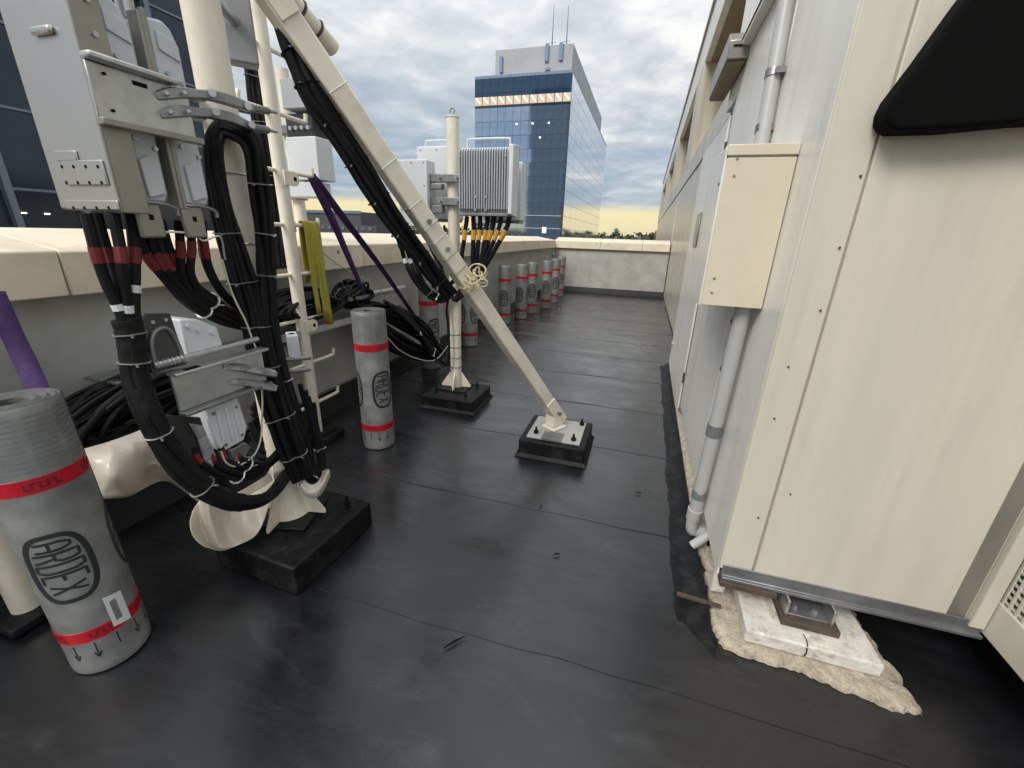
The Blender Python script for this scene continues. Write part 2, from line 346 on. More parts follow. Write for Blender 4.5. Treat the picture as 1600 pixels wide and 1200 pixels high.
FIELD = mat('far_ground', (0.06, 0.065, 0.05), 0.95, var=0.35, scale=0.02)
ASPH = mat('street_asphalt', (0.05, 0.05, 0.05), 0.9)

# ================================================================== SETTING: roof deck
m_ = MB(); m_.box(-2.75, 3.2, -1.6, 12.3, -0.4, -0.012)
deck = struct(m_.build('roof_deck', BITU))
seams = [-1.6, -0.62, 0.27, 1.15, 2.02, 2.9, 3.76, 4.66, 5.55, 6.45, 7.35, 8.25, 9.15, 10.05, 10.95, 12.1]
def seam_y(k, x):
    return seams[k] + 0.022 * (noise.noise(Vector((x * 0.9, k * 7.3, 0))) + 0.5 * noise.noise(Vector((x * 4, k * 3.1, 2)))) + 0.012 * x
for k in range(len(seams) - 1):
    b_ = MB(); rows = []
    xs = [-2.46 + i * (3.1 + 2.46) / 90 for i in range(91)]
    ny = 11
    rows.append([(x, seam_y(k, x) - 0.002, -0.003) for x in xs])
    for j in range(ny + 1):
        t = j / ny; row = []
        for x in xs:
            y = seam_y(k, x) * (1 - t) + (seam_y(k + 1, x) + 0.09) * t
            z = 0.0030 * (1 - t) ** 1.5 + 0.0015 * noise.noise(Vector((x * 1.6, y * 2.5, k))) * math.sin(math.pi * t)
            z += 0.004 * max(0, noise.noise(Vector((x * 1.3, k * 5.0, 9)))) * math.exp(-t * 9)
            row.append((x, y, z))
        rows.append(row)
    b_.grid(rows).build('membrane_sheet', MEMB, deck)

# ---------------------------------------------------------------- parapets
def parapet(name, label, along, a0, a1, face, joints, outward):
    t = thing(name, label, 'wall', (face, a0, 0) if along == 'y' else (a0, face, 0))
    def bx(mb, u0, u1, d0, d1, z0, z1):     # u along the wall, d depth outwards from inner face
        p, q = face + outward * d0, face + outward * d1
        return mb.box(p, q, u0, u1, z0, z1) if along == 'y' else mb.box(u0, u1, p, q, z0, z1)
    bx(MB(), a0, a1, 0.03, 0.30, -0.4, 1.195).build('wall', CONC, t, bevel=0.004)
    # black membrane turned up the wall, with a cant at its foot
    prof = [(-0.085, 0.004), (-0.02, 0.075), (0.012, 0.15), (0.03, 0.155), (0.03, -0.02), (-0.085, -0.02)]
    b_ = MB(); pr = [(face + outward * d, z) for d, z in prof]
    b_.prism(pr, 'y' if along == 'y' else 'x', a0, a1); b_.build('upstand', BITU, t, bevel=0.004)
    if along == 'y':
        bx(MB(), a0, a1, 0.02, 0.03, 0.16, 0.175).build('flashing_strip', GALVD, t)
    ed = [a0] + joints + [a1]
    for i in range(len(ed) - 1):
        u0, u1 = ed[i] + 0.004, ed[i + 1] - 0.004; dz = random.uniform(-0.003, 0.003)
        poly = [(-0.045, 1.195), (-0.045, 1.385), (-0.03, 1.395), (0.50, 1.475), (0.52, 1.46), (0.52, 1.195)]
        pp = [(face + outward * d, z + dz) for d, z in poly]
        MB().prism(pp, 'y' if along == 'y' else 'x', u0, u1).build('coping_stone', COPE, t, bevel=0.006)
        bx(MB(), u0 - 0.01, u1 + 0.01, 0.0, 0.45, 1.2, 1.36).build('joint_filler', HOLE, t) if False else None
    for i in range(int((a1 - a0) / 1.9)):
        c = a0 + 0.9 + i * 1.9 + random.uniform(-0.3, 0.3)
        p = Vector((face - outward * 0.0455, c, 1.33)) if along == 'y' else Vector((c, face - outward * 0.0455, 1.33))
        d = Vector((-outward, 0, 0)) if along == 'y' else Vector((0, -outward, 0))
        MB().cyl(p - d * 0.004, p + d * 0.0015, 0.016, 14).build('bolt_plug', TAUPE, t)
    return t
parapet('parapet_wall', 'long concrete parapet wall with beige coping running along the left side', 'y', -1.6, 12.25, -2.5, [1.24, 3.4, 5.55, 7.7, 9.9, 11.1], -1)
parapet('parapet_wall', 'short grey concrete parapet wall closing the far end of the roof', 'x', -2.47, 0.6, 12.15, [-1.2, -0.1], 1)

# ---------------------------------------------------------------- far plant-room building on the right
pb = thing('plant_building', 'tall beige clad building with deep openings along the right side', 'building', (0.62, 5.4, 0))
YE = 36.0
y = 5.42; i = 0
while y < YE - 0.1:
    w_ = 0.55 if i < 8 else 1.3
    y1 = min(y + w_, YE)
    MB().box(0.62 + random.uniform(-0.003, 0.003), 0.9, y, y1 - 0.008, 0.03, 2.62).build('cladding_panel', WALLC, pb, bevel=0.006)
    y = y1; i += 1
ops = [(4.3, 9.87), (11.2, 16.6), (18.2, 24.0), (26, 33)]
MB().box(0.64, 0.9, 5.40, YE, 0.0, 2.9).build('backing_wall', CONC, pb)
MB().box(0.60, 1.1, 4.3, YE, 2.62, 2.95).build('sill_beam', WALLC, pb, bevel=0.01)
MB().box(0.60, 1.15, 3.0, YE, 4.62, 5.38).build('roof_beam', PANELW, pb, bevel=0.012)
MB().box(0.56, 1.2, 3.0, YE + 0.05, 5.38, 5.46).build('roof_flashing', WALLC, pb, bevel=0.01)
pe = [(9.87, 11.2), (16.6, 18.2), (24, 26), (33, YE)]
for a, c in pe: MB().box(0.60, 1.6, a, c, 2.95, 4.62).build('pier', WALLC, pb, bevel=0.01)
for a, c in ops:
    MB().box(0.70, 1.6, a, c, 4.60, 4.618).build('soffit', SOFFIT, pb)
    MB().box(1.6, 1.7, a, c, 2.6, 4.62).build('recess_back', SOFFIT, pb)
    MB().box(1.1, 1.6, a, c, 2.85, 2.94).build('recess_floor', WALLC, pb)
MB().box(0.9, 3.5, YE - 0.2, YE, -6, 5.38).build('end_wall', WALLC, pb)
MB().box(0.62, 0.9, 12.5, YE, -30, 0.03).build('lower_wall', WALLC, pb)

# ---------------------------------------------------------------- ground far below, hills, trees
gb = MB(); gb.grid([[(x * 500 - 4000, y * 500 - 3000, -32) for x in range(17)] for y in range(17)])
struct(gb.build('ground', FIELD))
def clump(mb, c, r, n, flat=0.7):
    for _ in range(n):
        d = Vector((random.gauss(0, 1), random.gauss(0, 1), random.gauss(0, flat))); d = d.normalized() * r * random.uniform(0.35, 1) ** 0.5
        d.z *= flat; p = c + d; s_ = r * random.uniform(0.10, 0.24)
        a = Vector((random.gauss(0, 1), random.gauss(0, 1), random.gauss(0, 1))).normalized(); b = a.orthogonal().normalized()
        mb.add([p + a * s_, p + b * s_, p - a * s_ * 0.8, p - b * s_], [(0, 1, 2, 3)])
tl = MB()
for i in range(760):
    az = R(random.uniform(-80, 12)); d = random.uniform(230, 520)
    hmax = d * random.uniform(0.002, 0.0125)
    c = Vector((math.sin(az) * d, math.cos(az) * d, 0)); r_ = random.uniform(4, 8)
    for k in range(3): clump(tl, c + Vector((random.uniform(-5, 5), random.uniform(-5, 5), CAMH + hmax - r_ * 0.7 - k * 5.5)), r_ * (1 + 0.15 * k), 16)
for i in range(420):
    az = R(random.uniform(100, 262)); d = random.uniform(150, 320); hmax = d * random.uniform(0.0, 0.028)
    c = Vector((math.sin(az) * d, math.cos(az) * d, 0)); r_ = random.uniform(4, 8)
    for k in range(3): clump(tl, c + Vector((random.uniform(-5, 5), random.uniform(-5, 5), CAMH + hmax - r_ * 0.7 - k * 6)), r_ * (1 + 0.15 * k), 14)
stuff(tl.build('tree_line', LEAF, smooth=False))
ridge = MB(); rows = [[], []]
for i in range(140):
    az = R(-180 + i * 360 / 139); d = 900
    h = 2.0 + 4.5 * noise.noise(Vector((i * 0.09, 3, 0))) + 1.2 * noise.noise(Vector((i * 0.5, 5, 0)))
    rows[0].append((math.sin(az) * d, math.cos(az) * d, -32)); rows[1].append((math.sin(az) * (d + 120), math.cos(az) * (d + 120), CAMH + max(0.5, h)))
struct(ridge.grid(rows).build('hills', FIELD))
def tree(px, py, dist, h, label, flat):
    rr = ray(px, py); rr2 = Vector((rr.x, rr.y, 0)).normalized() * dist
    top = CAMH + rr.z / math.hypot(rr.x, rr.y) * dist
    t = thing('pine_tree', label, 'tree', (rr2.x, rr2.y, -32), 'trees standing above the wood')
    tb = MB(); tb.tube(cr([(rr2.x, rr2.y, -32), (rr2.x + .5, rr2.y, -15), (rr2.x + .2, rr2.y, top - h * .5), (rr2.x, rr2.y, top - 1)], 4), [0.9 * (1 - .05 * i) for i in range(13)], 7)
    for k in range(5):
        a = random.uniform(0, 6.28); z0 = top - h * random.uniform(.2, .6)
        tb.tube([(rr2.x, rr2.y, z0), (rr2.x + math.cos(a) * h * .3, rr2.y + math.sin(a) * h * .3, z0 + h * .15)], [.3, .1], 5)
    tb.build('trunk', TAUPE, t)
    cb = MB()
    for k in range(9):
        a = random.uniform(0, 6.28); q = random.uniform(0, h * .38)
        clump(cb, Vector((rr2.x + math.cos(a) * q, rr2.y + math.sin(a) * q, top - h * .12 - random.uniform(0, h * .55))), h * .2, 70, flat)
    cb.build('crown', LEAF, t, smooth=False)
tree(579, 336, 150, 6, 'flat topped pine tree silhouetted beside the dark low building', 0.35)
tree(591, 341, 160, 5, 'pointed dark pine tree just right of the flat topped pine', 0.9)
tree(606, 338, 155, 7, 'broad dark tree in the gap left of the diagonal strut', 0.7)
tree(963, 356, 210, 5, 'dark tree on the horizon just right of the glass tower', 0.7)
tree(1000, 361, 230, 4, 'small dark tree on the horizon left of the beige building end', 0.6)
tree(1024, 359, 200, 6, 'bushy dark tree against the yellow sky beside the building end', 0.8)

# ---------------------------------------------------------------- glass tower in the middle
TY = 90.0
tw = thing('glass_tower', 'blue glass office tower with mirrored side and grey rooftop plant room', 'building', (-26.5, TY, -32))
tx0, tx1, tyb, tz = -36.2, -16.9, 159.0, 29.6
MB().box(tx0 + .1, tx1 - .1, TY + .12, tyb, -32, tz - .15).build('core', FRAME, tw)
nr, nc = 15, 12; fh = (tz - (-7.0)) / nr
def shared_panes(name, n_u, n_v, place, su, sv, mats, parent, frame_gap=0.04):
    base = {}
    for mt in set(mats.values()) if isinstance(mats, dict) else []: pass
tiltr = random.Random(3)
pane_mesh = {}
def pane_obj(kind, parent, loc, axis, su, sv, mt, tilt=0.004):
    key = (kind, mt.name)
    if key not in pane_mesh:
        b_ = MB()
        if axis == 'y': b_.box(-su / 2, su / 2, 0, 0.12, -sv / 2, sv / 2)
        else: b_.box(-0.12, 0, -su / 2, su / 2, -sv / 2, sv / 2)
        o = b_.build('pane', mt, None, smooth=False); pane_mesh[key] = o.data
    else:
        o = bpy.data.objects.new('pane', pane_mesh[key]); COL.objects.link(o)
    o.parent = parent; o.location = Vector(loc) - root_loc(parent)
    o.rotation_euler = (tiltr.uniform(-tilt, tilt), tiltr.uniform(-tilt, tilt) * .2, tiltr.uniform(-tilt, tilt))
    return o
cw = (tx1 - tx0) / nc
for r_ in range(nr):
    zc_ = tz - (r_ + .5) * fh
    for c_ in range(nc):
        if r_ == 1: mt = GLASSD
        elif r_ in (0,): mt = GLASSD
        else: mt = GLASSF
        pane_obj('f', tw, (tx0 + (c_ + .5) * cw, TY, zc_), 'y', cw - .05, fh - .07, mt)
        if r_ == 1:
            xx = tx0 + (c_ + .5) * cw
            MB().box(xx - cw / 2 + .06, xx + cw / 2 - .06, TY - .06, TY - .02, zc_ - .80, zc_ + .62).build('lit_pane', LIT, tw)
            MB().bar([(xx - .45, TY - .09, zc_ + .50), (xx + .40, TY - .09, zc_ - .45)], .13, .03).build('ceiling_lamp', LAMP, tw)
for (c_, r_) in [(5, 3), (7, 3), (9, 3), (8, 4), (5, 6)]:
    xx = tx0 + (c_ + .5) * cw; zc_ = tz - (r_ + .5) * fh
    MB().box(xx - .16, xx + .16, TY - .05, TY - .02, zc_ + .6, zc_ + .85).build('ceiling_lamp', LAMP, tw)
MB().box(-21.1, -20.3, TY - .05, TY - .02, 1.9 , 3.0).build('lit_doorway', LAMP, tw)
for r_ in range(10, 15):
    MB().box(tx0, tx1 - .4, TY - .12, TY - .02, tz - r_ * fh - .06, tz - r_ * fh + .10).build('ledge', PENT, tw)
ns = 9; sw_ = (tyb - TY) / ns
for r_ in range(nr):
    for c_ in range(ns):
        pane_obj('s', tw, (tx1, TY + (c_ + .5) * sw_, tz - (r_ + .5) * fh), 'x', sw_ - .05, fh - .06, GLASSS, 0.0012)
MB().box(tx0 + .02, tx1 - .02, TY + .03, tyb - .03, tz + .02, tz + .5).build('roof_edge', FRAME, tw)
ph = MB(); ph.box(-32.9, -17.6, TY + 2.5, TY + 55, tz + .5, 35.0); ph.build('plant_room', PENT, tw, bevel=.1)
for (a, c, z0, z1) in [(-31.9, -31.3, 31.2, 33.8), (-22.7, -21.9, 31.0, 31.4), (-22.9, -22.2, 32.4, 35.2), (-20.2, -19.5, 32.4, 35.2)]:
    MB().box(a, c, TY + 2.2, TY + 2.48, z0, z1).build('wall_antenna', FRAME, tw)
for xx, h_ in ((-22.5, 42.5), (-19.7, 42.2)):
    MB().tube([(xx, TY + 6, 35), (xx, TY + 6, 38.5), (xx, TY + 6, h_)], [.16, .09, .04], 8).build('whip_antenna', FRAME, tw)
    for zz in (36.0, 36.6): MB().bar([(xx - .8, TY + 6, zz), (xx + .8, TY + 6, zz)], .07, .07).build('antenna_arm', FRAME, tw)
for yy in (118, 128): MB().box(tx1 - 2, tx1 - .8, yy, yy + 2, tz + .5, tz + 2.4).build('roof_unit', PENT, tw)

# ---------------------------------------------------------------- neighbouring glass tower at far left
lt = thing('glass_tower', 'dark blue glass tower seen behind the antennas at far left', 'building', (-34, 10, -32))
LX = -30.0
MB().box(LX - 12, LX - .15, 6, 25.8, -32, 46).build('core', FRAME, lt)
yy = 5.2
while yy < 25.4:
    for r_ in range(8):
        pane_obj('l', lt, (LX, yy + 1.45, -6.2 + r_ * 3.6), 'x', 2.75, 3.45, GLASSL, 0.004)
    MB().box(LX - .1, LX + .35, yy - .12, yy + .16, -32, 46).build('mullion', FRAMEL, lt)
    yy += 2.9
for r_ in range(8): MB().box(LX - .1, LX + .05, 5.2, 25.6, -8.02 + r_ * 3.6, -7.90 + r_ * 3.6).build('transom', FRAMEL, lt)
for (ya, za) in [(10.5, 2.0), (14.2, 1.7), (15.1, 1.7), (16.4, 2.1), (12.0, 5.6), (22.0, 10.2)]:
    MB().box(LX + .02, LX + .05, ya, ya + .22, za, za + .07).build('ceiling_lamp', LAMP, lt)

lb_ = thing('low_building', 'low dark flat roofed building beyond the parapet behind the purple strap', 'building', (-47, 60, -32))
MB().box(-54, -43.3, 60, 75, -32, 4.0).build('block', SHED, lb_, bevel=.05)
MB().box(-54, -43.1, 59.85, 60, 3.7, 4.12).build('roof_edge', FRAME, lb_)
MB().box(-56, -38.6, 57, 66, -32, 1.95).build('annexe', SHED, lb_, bevel=.05)
for q in range(14): MB().box(-55.5 + q * 1.2, -54.9 + q * 1.2, 56.9, 56.98, 1.3, 1.75).build('window', FRAMEL, lb_)

# ================================================================== RIGHT SIDE: cabinet, box, pipes
cab = thing('equipment_cabinet', 'large cream sheet metal cabinet standing on a white concrete pad at right', 'cabinet', (0.9, 1.9, 0.2))
XW = 0.46
MB().box(XW + .012, 1.335, 1.592, 3.63, 0.225, 3.35).build('body', PANEL, cab)
MB().box(XW, 0.583, 1.58, 1.591, 0.235, 3.35).build('corner_panel', PANEL, cab, bevel=.004)
MB().box(0.588, 1.225, 1.577, 1.591, 0.235, 3.35).build('front_panel', PANEL, cab, bevel=.004)
MB().box(1.23, 1.285, 1.588, 1.5915, 0.235, 3.35).build('joint_strip', TAUPE, cab)
MB().box(1.29, 1.335, 1.565, 1.591, 0.235, 3.35).build('door_jamb', PANEL, cab, bevel=.003)
MB().box(XW, XW + .011, 1.593, 2.35, 0.19, 3.35).build('side_panel', PANELW, cab, bevel=.003)
MB().box(XW - .002, XW + .011, 2.356, 3.63, 0.16, 3.35).build('side_panel', PANELW, cab, bevel=.003)
ch = MB(); ch.prism([(1.555, .198), (1.555, .212), (1.571, .212), (1.571, .262), (1.576, .262), (1.60, .225), (1.64, .225), (1.64, .198)], 'x', XW + .015, 1.335); ch.build('base_channel', GALVD, cab, bevel=.002)
MB().box(XW + .01, .68, 1.545, 1.60, .172, .197).build('base_tab', RUST, cab, bevel=.002)
for (px, py) in [(1345, 275), (1312, 387), (1282, 485), (1232, 573), (1210, 654), (1185, 809), (1235, 772)]:
    p = onY(1.577, px, py); MB().cyl((p.x, 1.578, p.z), (p.x, 1.5745, p.z), .0034, 8).build('rivet', RUST, cab)
for (px, py) in [(1147, 502), (1130, 576)]:
    p = onX(XW, px, py); MB().tube([(XW + .004, p.y, p.z - .035), (XW - .008, p.y, p.z), (XW + .004, p.y, p.z + .035)], .009, 8).build('clip', RUST, cab)

leaf = thing('vented_cabinet', 'cream cabinet with a wire mesh vent at the right edge', 'cabinet', (1.337, 1.3, 0.22))
MB().box(1.376, 3.2, 0.55, 4.6, .22, 3.3).build('body', PANEL, leaf, bevel=.005)  # unseen body behind the vent, added to keep the lower right dark
MB().box(1.5, 3.2, 0.62, 4.5, -.008, .215).build('light_block', BITU, leaf)  # unseen dark infill added below the body to block light
MB().box(.62, 1.49, 2.6, 2.7, -.008, .19).build('light_block', BITU, leaf)  # added dark kerb, stops light leaking in under the equipment cabinet
x0 = 1.338
za, zb, ya, yb = .36, .72, 0.9, 1.585
MB().box(x0, x0 + .035, 0.55, 1.66, .215, za).build('bottom_rail', PANEL, leaf, bevel=.004)
MB().box(x0, x0 + .035, 0.55, 1.66, zb, 2.6).build('upper_panel', PANEL, leaf, bevel=.004)
MB().box(x0, x0 + .035, yb, 1.66, za + .001, zb - .001).build('stile', PANEL, leaf, bevel=.003)
MB().box(x0, x0 + .035, 0.55, ya, za + .001, zb - .001).build('stile', PANEL, leaf, bevel=.003)
MB().box(x0 + .03, x0 + .034, ya, yb, za, zb).build('vent_back', GALVD, leaf)
for i in range(24):
    q = ya + (i + .5) * (yb - ya) / 24; MB().box(x0 + .006, x0 + .012, q - .004, q + .004, za, zb).build('mesh_wire', PANEL, leaf)
for i in range(14):
    q = za + (i + .5) * (zb - za) / 14; MB().box(x0 + .008, x0 + .014, ya, yb, q - .004, q + .004).build('mesh_wire', PANEL, leaf)

# low cabinet beyond, with the narrow door
lc = thing('low_cabinet', 'pale metal cabinet with a narrow latched door behind the electrical box', 'cabinet', (0.5, 4.4, 0))
MB().box(XW + .02, 1.3, 3.64, 5.38, .10, 2.40).build('body', PANELW, lc, bevel=.004)
MB().box(XW - .012, XW + .018, 3.72, 5.28, .10, 2.36).build('door', PANELW, lc, bevel=.004)
MB().box(XW - .004, XW + .019, 3.645, 3.685, .10, 2.40).build('hinge_post', TAUPE, lc, bevel=.003)
MB().box(XW + .03, 1.2, 3.66, 5.3, 2.402, 2.44).build('top_gap', HOLE, lc)
MB().box(XW - .03, XW - .013, 5.12, 5.2, .33, .37).build('latch', GALV, lc, bevel=.004)
MB().box(XW - .004, 1.25, 3.64, 4.03, 2.445, 3.35).build('upper_panel', PANELW, lc, bevel=.004)
for zz in (.35, 1.2, 2.1): MB().cyl((XW - .006, 3.70, zz), (XW - .006, 3.70, zz + .09), .010, 10).build('hinge', RUST, lc)

# electrical box on the cabinet side
eb = thing('electrical_box', 'cream metal electrical box with a silver side door on the cabinet wall', 'box', (0.34, 1.9, 1.27))
ex0 = .231
MB().box(ex0 + .012, XW - .002, 1.835, 2.74, 1.275, 1.835).build('body', PANELW, eb, bevel=.004)
MB().box(ex0 + .006, XW - .003, 1.825, 1.834, 1.277, 1.80).build('front_cover', BOXF, eb, bevel=.002)
MB().box(ex0 + .002, XW - .001, 1.820, 1.838, 1.806, 1.842).build('lid_rim', BOXF, eb, bevel=.003)
MB().box(ex0, ex0 + .011, 1.84, 2.735, 1.272, 1.842).build('side_door', PANELW, eb, bevel=.003)
hd = MB().box(ex0 - .003, ex0 - .0005, 2.27, 2.43, 1.485, 1.645).build('handle_plate', TAUPE, eb, bevel=.001)
MB().box(ex0 - .007, ex0 - .0032, 2.275, 2.425, 1.49, 1.64).build('handle', GALV, eb, bevel=.002)
for (px, py) in [(1152, 248), (1147, 275), (1116, 435), (1112, 457)]:
    p = onY(1.825, px, py); MB().cyl((p.x, 1.826, p.z), (p.x, 1.8225, p.z), .0045, 10).build('screw', GALVD, eb)
MB().cyl((ex0 - .002, 1.88, 1.72), (ex0 + .003, 1.88, 1.72), .006, 10).build('lock', HOLE, eb)

dp = thing('drain_pipe', 'grey plastic pipe dropping from the electrical box to the roof', 'pipe', (0.42, 2.05, 0))
MB().tube(cr([(.41, 1.90, 1.274), (.413, 1.95, .8), (.418, 2.02, .22)], 6) + cr([(.418, 2.03, .13), (.425, 2.035, .075), (.45, 2.04, .06), (.53, 2.05, .06)], 5), .031, 18).build('pipe', PVC, dp)
MB().tube([(.4135, 1.96, .72), (.414, 1.967, .66)], .0345, 18).build('clip', PVCD, dp)
MB().tube([(.417, 2.01, .335), (.4175, 2.014, .285)], .0345, 18).build('clip', PVCD, dp)
MB().tube([(.4175, 2.02, .21), (.4182, 2.03, .145)], .036, 18).build('socket', PVC, dp)
MB().cyl((.42, 1.93, .05), (.52, 1.95, .16), .022, 14).build('branch_pipe', PVC, dp)
cp = thing('conduit_pipe', 'grey conduit rising from the top of the electrical box', 'pipe', (0.43, 2.35, 1.84))
MB().tube(cr([(.425, 2.30, 1.842), (.425, 2.32, 2.05), (.425, 2.42, 2.7), (.425, 2.45, 3.3)], 6), .031, 16).build('pipe', PVCD if False else PVC, cp)
for zz in (1.97, 2.18): MB().tube([(.425, 2.315 + (zz - 1.97) * .12, zz), (.425, 2.32 + (zz - 1.97) * .12, zz + .03)], .035, 16).build('coupling', GALVD, cp); MB().box(.42, XW - .001, 2.29, 2.36, zz + .005, zz + .025).build('saddle', GALVD, cp)
MB().box(.44, .4595, 2.2, 2.46, 2.55, 2.56).build('bracket', GALVD, cp)

lf = thing('bulkhead_light', 'unlit bulkhead light with a slotted housing high on the pale wall', 'light', (0.42, 3.7, 2.6))
pl = [(3.42, 2.60), (3.42, 2.70), (3.50, 2.76), (4.25, 2.76), (4.30, 2.70), (4.30, 2.60)]
MB().prism(pl, 'x', .335, XW - .002).build('housing', TAUPE, lf, bevel=.006)
MB().box(.345, .445, 3.45, 4.27, 2.585, 2.60).build('lens', SOFFIT, lf, bevel=.004)
MB().box(.36, .43, 3.412, 3.42, 2.665, 2.672).build('slot', HOLE, lf)
tr = thing('cable_trunking', 'pale cable trunking running along the wall to the bulkhead light', 'trunking', (0.44, 2.9, 2.7))
MB().box(.405, XW - .002, 1.65, 3.40, 2.66, 2.72).build('trunking', PANELW, tr, bevel=.004)
MB().box(.40, .4045, 1.65, 3.40, 2.685, 2.692).build('lid_seam', HOLE, tr)

# black solid on the cabinet, standing in for a blurred thing near the lens
fl = MB(); pts = [onY(1.50, px, py) for px, py in [(1382, 188), (1384, 172), (1395, 150), (1445, 85), (1510, -5), (1560, -70), (1700, -70), (1700, 186), (1600, 191), (1480, 203), (1400, 205), (1388, 200)]]
fl.prism([(p.x, p.z) for p in pts], 'y', 1.485, 1.5745)
tag(fl.build('lens_obstruction', BLACK, None, bevel=.012, loc=(0.75, 1.55, 1.8), seg=4), 'plain black rounded solid standing in for a blurred thing close to the lens', 'lens obstruction')

# pad, mortar, foot
pd = MB(); pd.prism([(.565, 1.43), (1.02, 1.425), (1.0, 1.86), (.575, 1.88)], 'z', .035, .095)
pd = tag(pd.build('concrete_pad', WHITEC, None, bevel=.008, loc=(.78, 1.65, .035)), 'cracked white concrete slab under the cabinet corner', 'slab')
MB().tube([(.772, 1.4245, .088), (.776, 1.4255, .06), (.771, 1.4245, .045)], .0022, 5).build('crack', HOLE, pd)
MB().tube([(.772, 1.4255, .0955), (.778, 1.455, .0955), (.774, 1.48, .0955)], .002, 5).build('crack', HOLE, pd)
def blob(poly, z0, z1, mt, name, sub=6, jit=.012, fine=.006):
    pts_ = []
    k = len(poly)
    for i in range(k):
        a, b = Vector((*poly[i], 0)), Vector((*poly[(i + 1) % k], 0))
        for j in range(sub):
            p = a.lerp(b, j / sub); q = (noise.noise(Vector((p.x * 14, p.y * 14, k))) + .5 * noise.noise(Vector((p.x * 60, p.y * 60, k)))) * jit; d = (b - a).normalized(); pts_.append((p.x + d.y * q, p.y - d.x * q))
    bm_ = MB(); c = (sum(p[0] for p in pts_) / len(pts_), sum(p[1] for p in pts_) / len(pts_))
    rows_ = []
    for sc_f, zf in ((1.0, z0), (.985, z0 + (z1 - z0) * .6), (.94, z1 * .95), (.8, z1), (.5, z1), (.05, z1)):
        rows_.append([(c[0] + (p[0] - c[0]) * sc_f, c[1] + (p[1] - c[1]) * sc_f, zf + (.006 * noise.noise(Vector((p[0] * 25, p[1] * 25, sc_f * 3))) if sc_f < .99 else 0)) for p in pts_ + [pts_[0]]])
    bm_.grid(rows_); return bm_
mb_ = blob([(.475, 2.0), (.47, 1.62), (.455, 1.50), (.50, 1.40), (.80, 1.375), (1.02, 1.335), (1.12, 1.34), (1.08, 1.60), (1.05, 1.9)], .004, .034, MORT, 'm', 24, .022)
tag(mb_.build('mortar_bed', MORT, None, loc=(.78, 1.65, 0)), 'rough sandy mortar bed spread under the white slab', 'mortar')
def strip(xl, xr, y0, y1, zt, seed, n=150, jit=.014, m_=9):
    rows_ = []
    for i in range(n + 1):
        y = y0 + (y1 - y0) * i / n; a = xl(y) + jit * (noise.noise(Vector((y * 5, seed, 0))) + .6 * noise.noise(Vector((y * 19, seed, 1)))); b = xr(y)
        row = [(a - .015, y, -.002)]
        for j in range(m_):
            t = j / (m_ - 1); x = a + (b - a) * t
            fd = min(1, max(0, (y - y0) / .3)) ** 1.2
            row.append((x, y, zt(t) * fd - .008 * (1 - fd) + fd * .004 * noise.noise(Vector((x * 22, y * 9, seed)))))
        rows_.append(row)
    return MB().grid(rows_)
lerpY = lambda pts: (lambda y: next((a[1] + (b[1] - a[1]) * (y - a[0]) / (b[0] - a[0]) for a, b in zip(pts, pts[1:]) if a[0] <= y <= b[0]), pts[-1][1] if y > pts[-1][0] else pts[0][1]))
sm = strip(lerpY([(1.85, .455), (2.2, .436), (3.0, .436), (4.3, .443), (5.4, .455)]), lambda y: .50, 1.85, 5.4, lambda t: .030 + .06 * t, 3)
tag(sm.build('mortar_strip', MORT, None, loc=(.46, 3.5, 0)), 'narrow beige mortar strip along the foot of the cabinet wall', 'mortar')
bs = strip(lerpY([(1.28, .445), (1.36, .37), (1.48, .335), (1.7, .325), (2.3, .335), (3.0, .345), (5.4, .37)]), lerpY([(1.25, .47), (1.45, .455), (1.7, .45), (2.0, .437), (5.4, .452)]), 1.28, 5.4, lambda t: .006 + .050 * t ** 2.2, 8)
tag(bs.build('bitumen_band', BITP, None, loc=(.38, 3.3, 0)), 'lumpy black bitumen band brushed along the right wall foot', 'bitumen')
ft = thing('angle_bracket', 'small galvanised angle foot between the slab and the cabinet', 'bracket', (.80, 1.6, .095))
MB().box(.70, .90, 1.50, 1.72, .097, .125).build('base_plate', RUST, ft, bevel=.003)
MB().box(.712, .722, 1.52, 1.70, .126, .199).build('web', GALV, ft, bevel=.002)
MB().box(.868, .878, 1.52, 1.70, .126, .199).build('web', GALV, ft, bevel=.002)
MB().box(.723, .867, 1.53, 1.70, .126, .134).build('sole', GALVD, ft, bevel=.002)
for xx in (.76, .83): MB().cyl((xx, 1.57, .134), (xx, 1.57, .150), .011, 6).build('nut', GALV, ft)
tag(MB().bar([(.33, 1.60, .030), (.50, 1.56, .055)], .010, .018).build('timber_sliver', RUST, None, loc=(.4, 1.58, .03)), 'dark splinter lying across the mortar beside the slab', 'splinter')
tag(MB().prism([(.455, .085), (.46, .19), (.50, .205), (.52, .19), (.51, .09)], 'y', 1.60, 1.64).build('folded_flashing', WHITEC, None, bevel=.006, loc=(.48, 1.62, .09)), 'crumpled white flashing end at the cabinet corner', 'flashing')

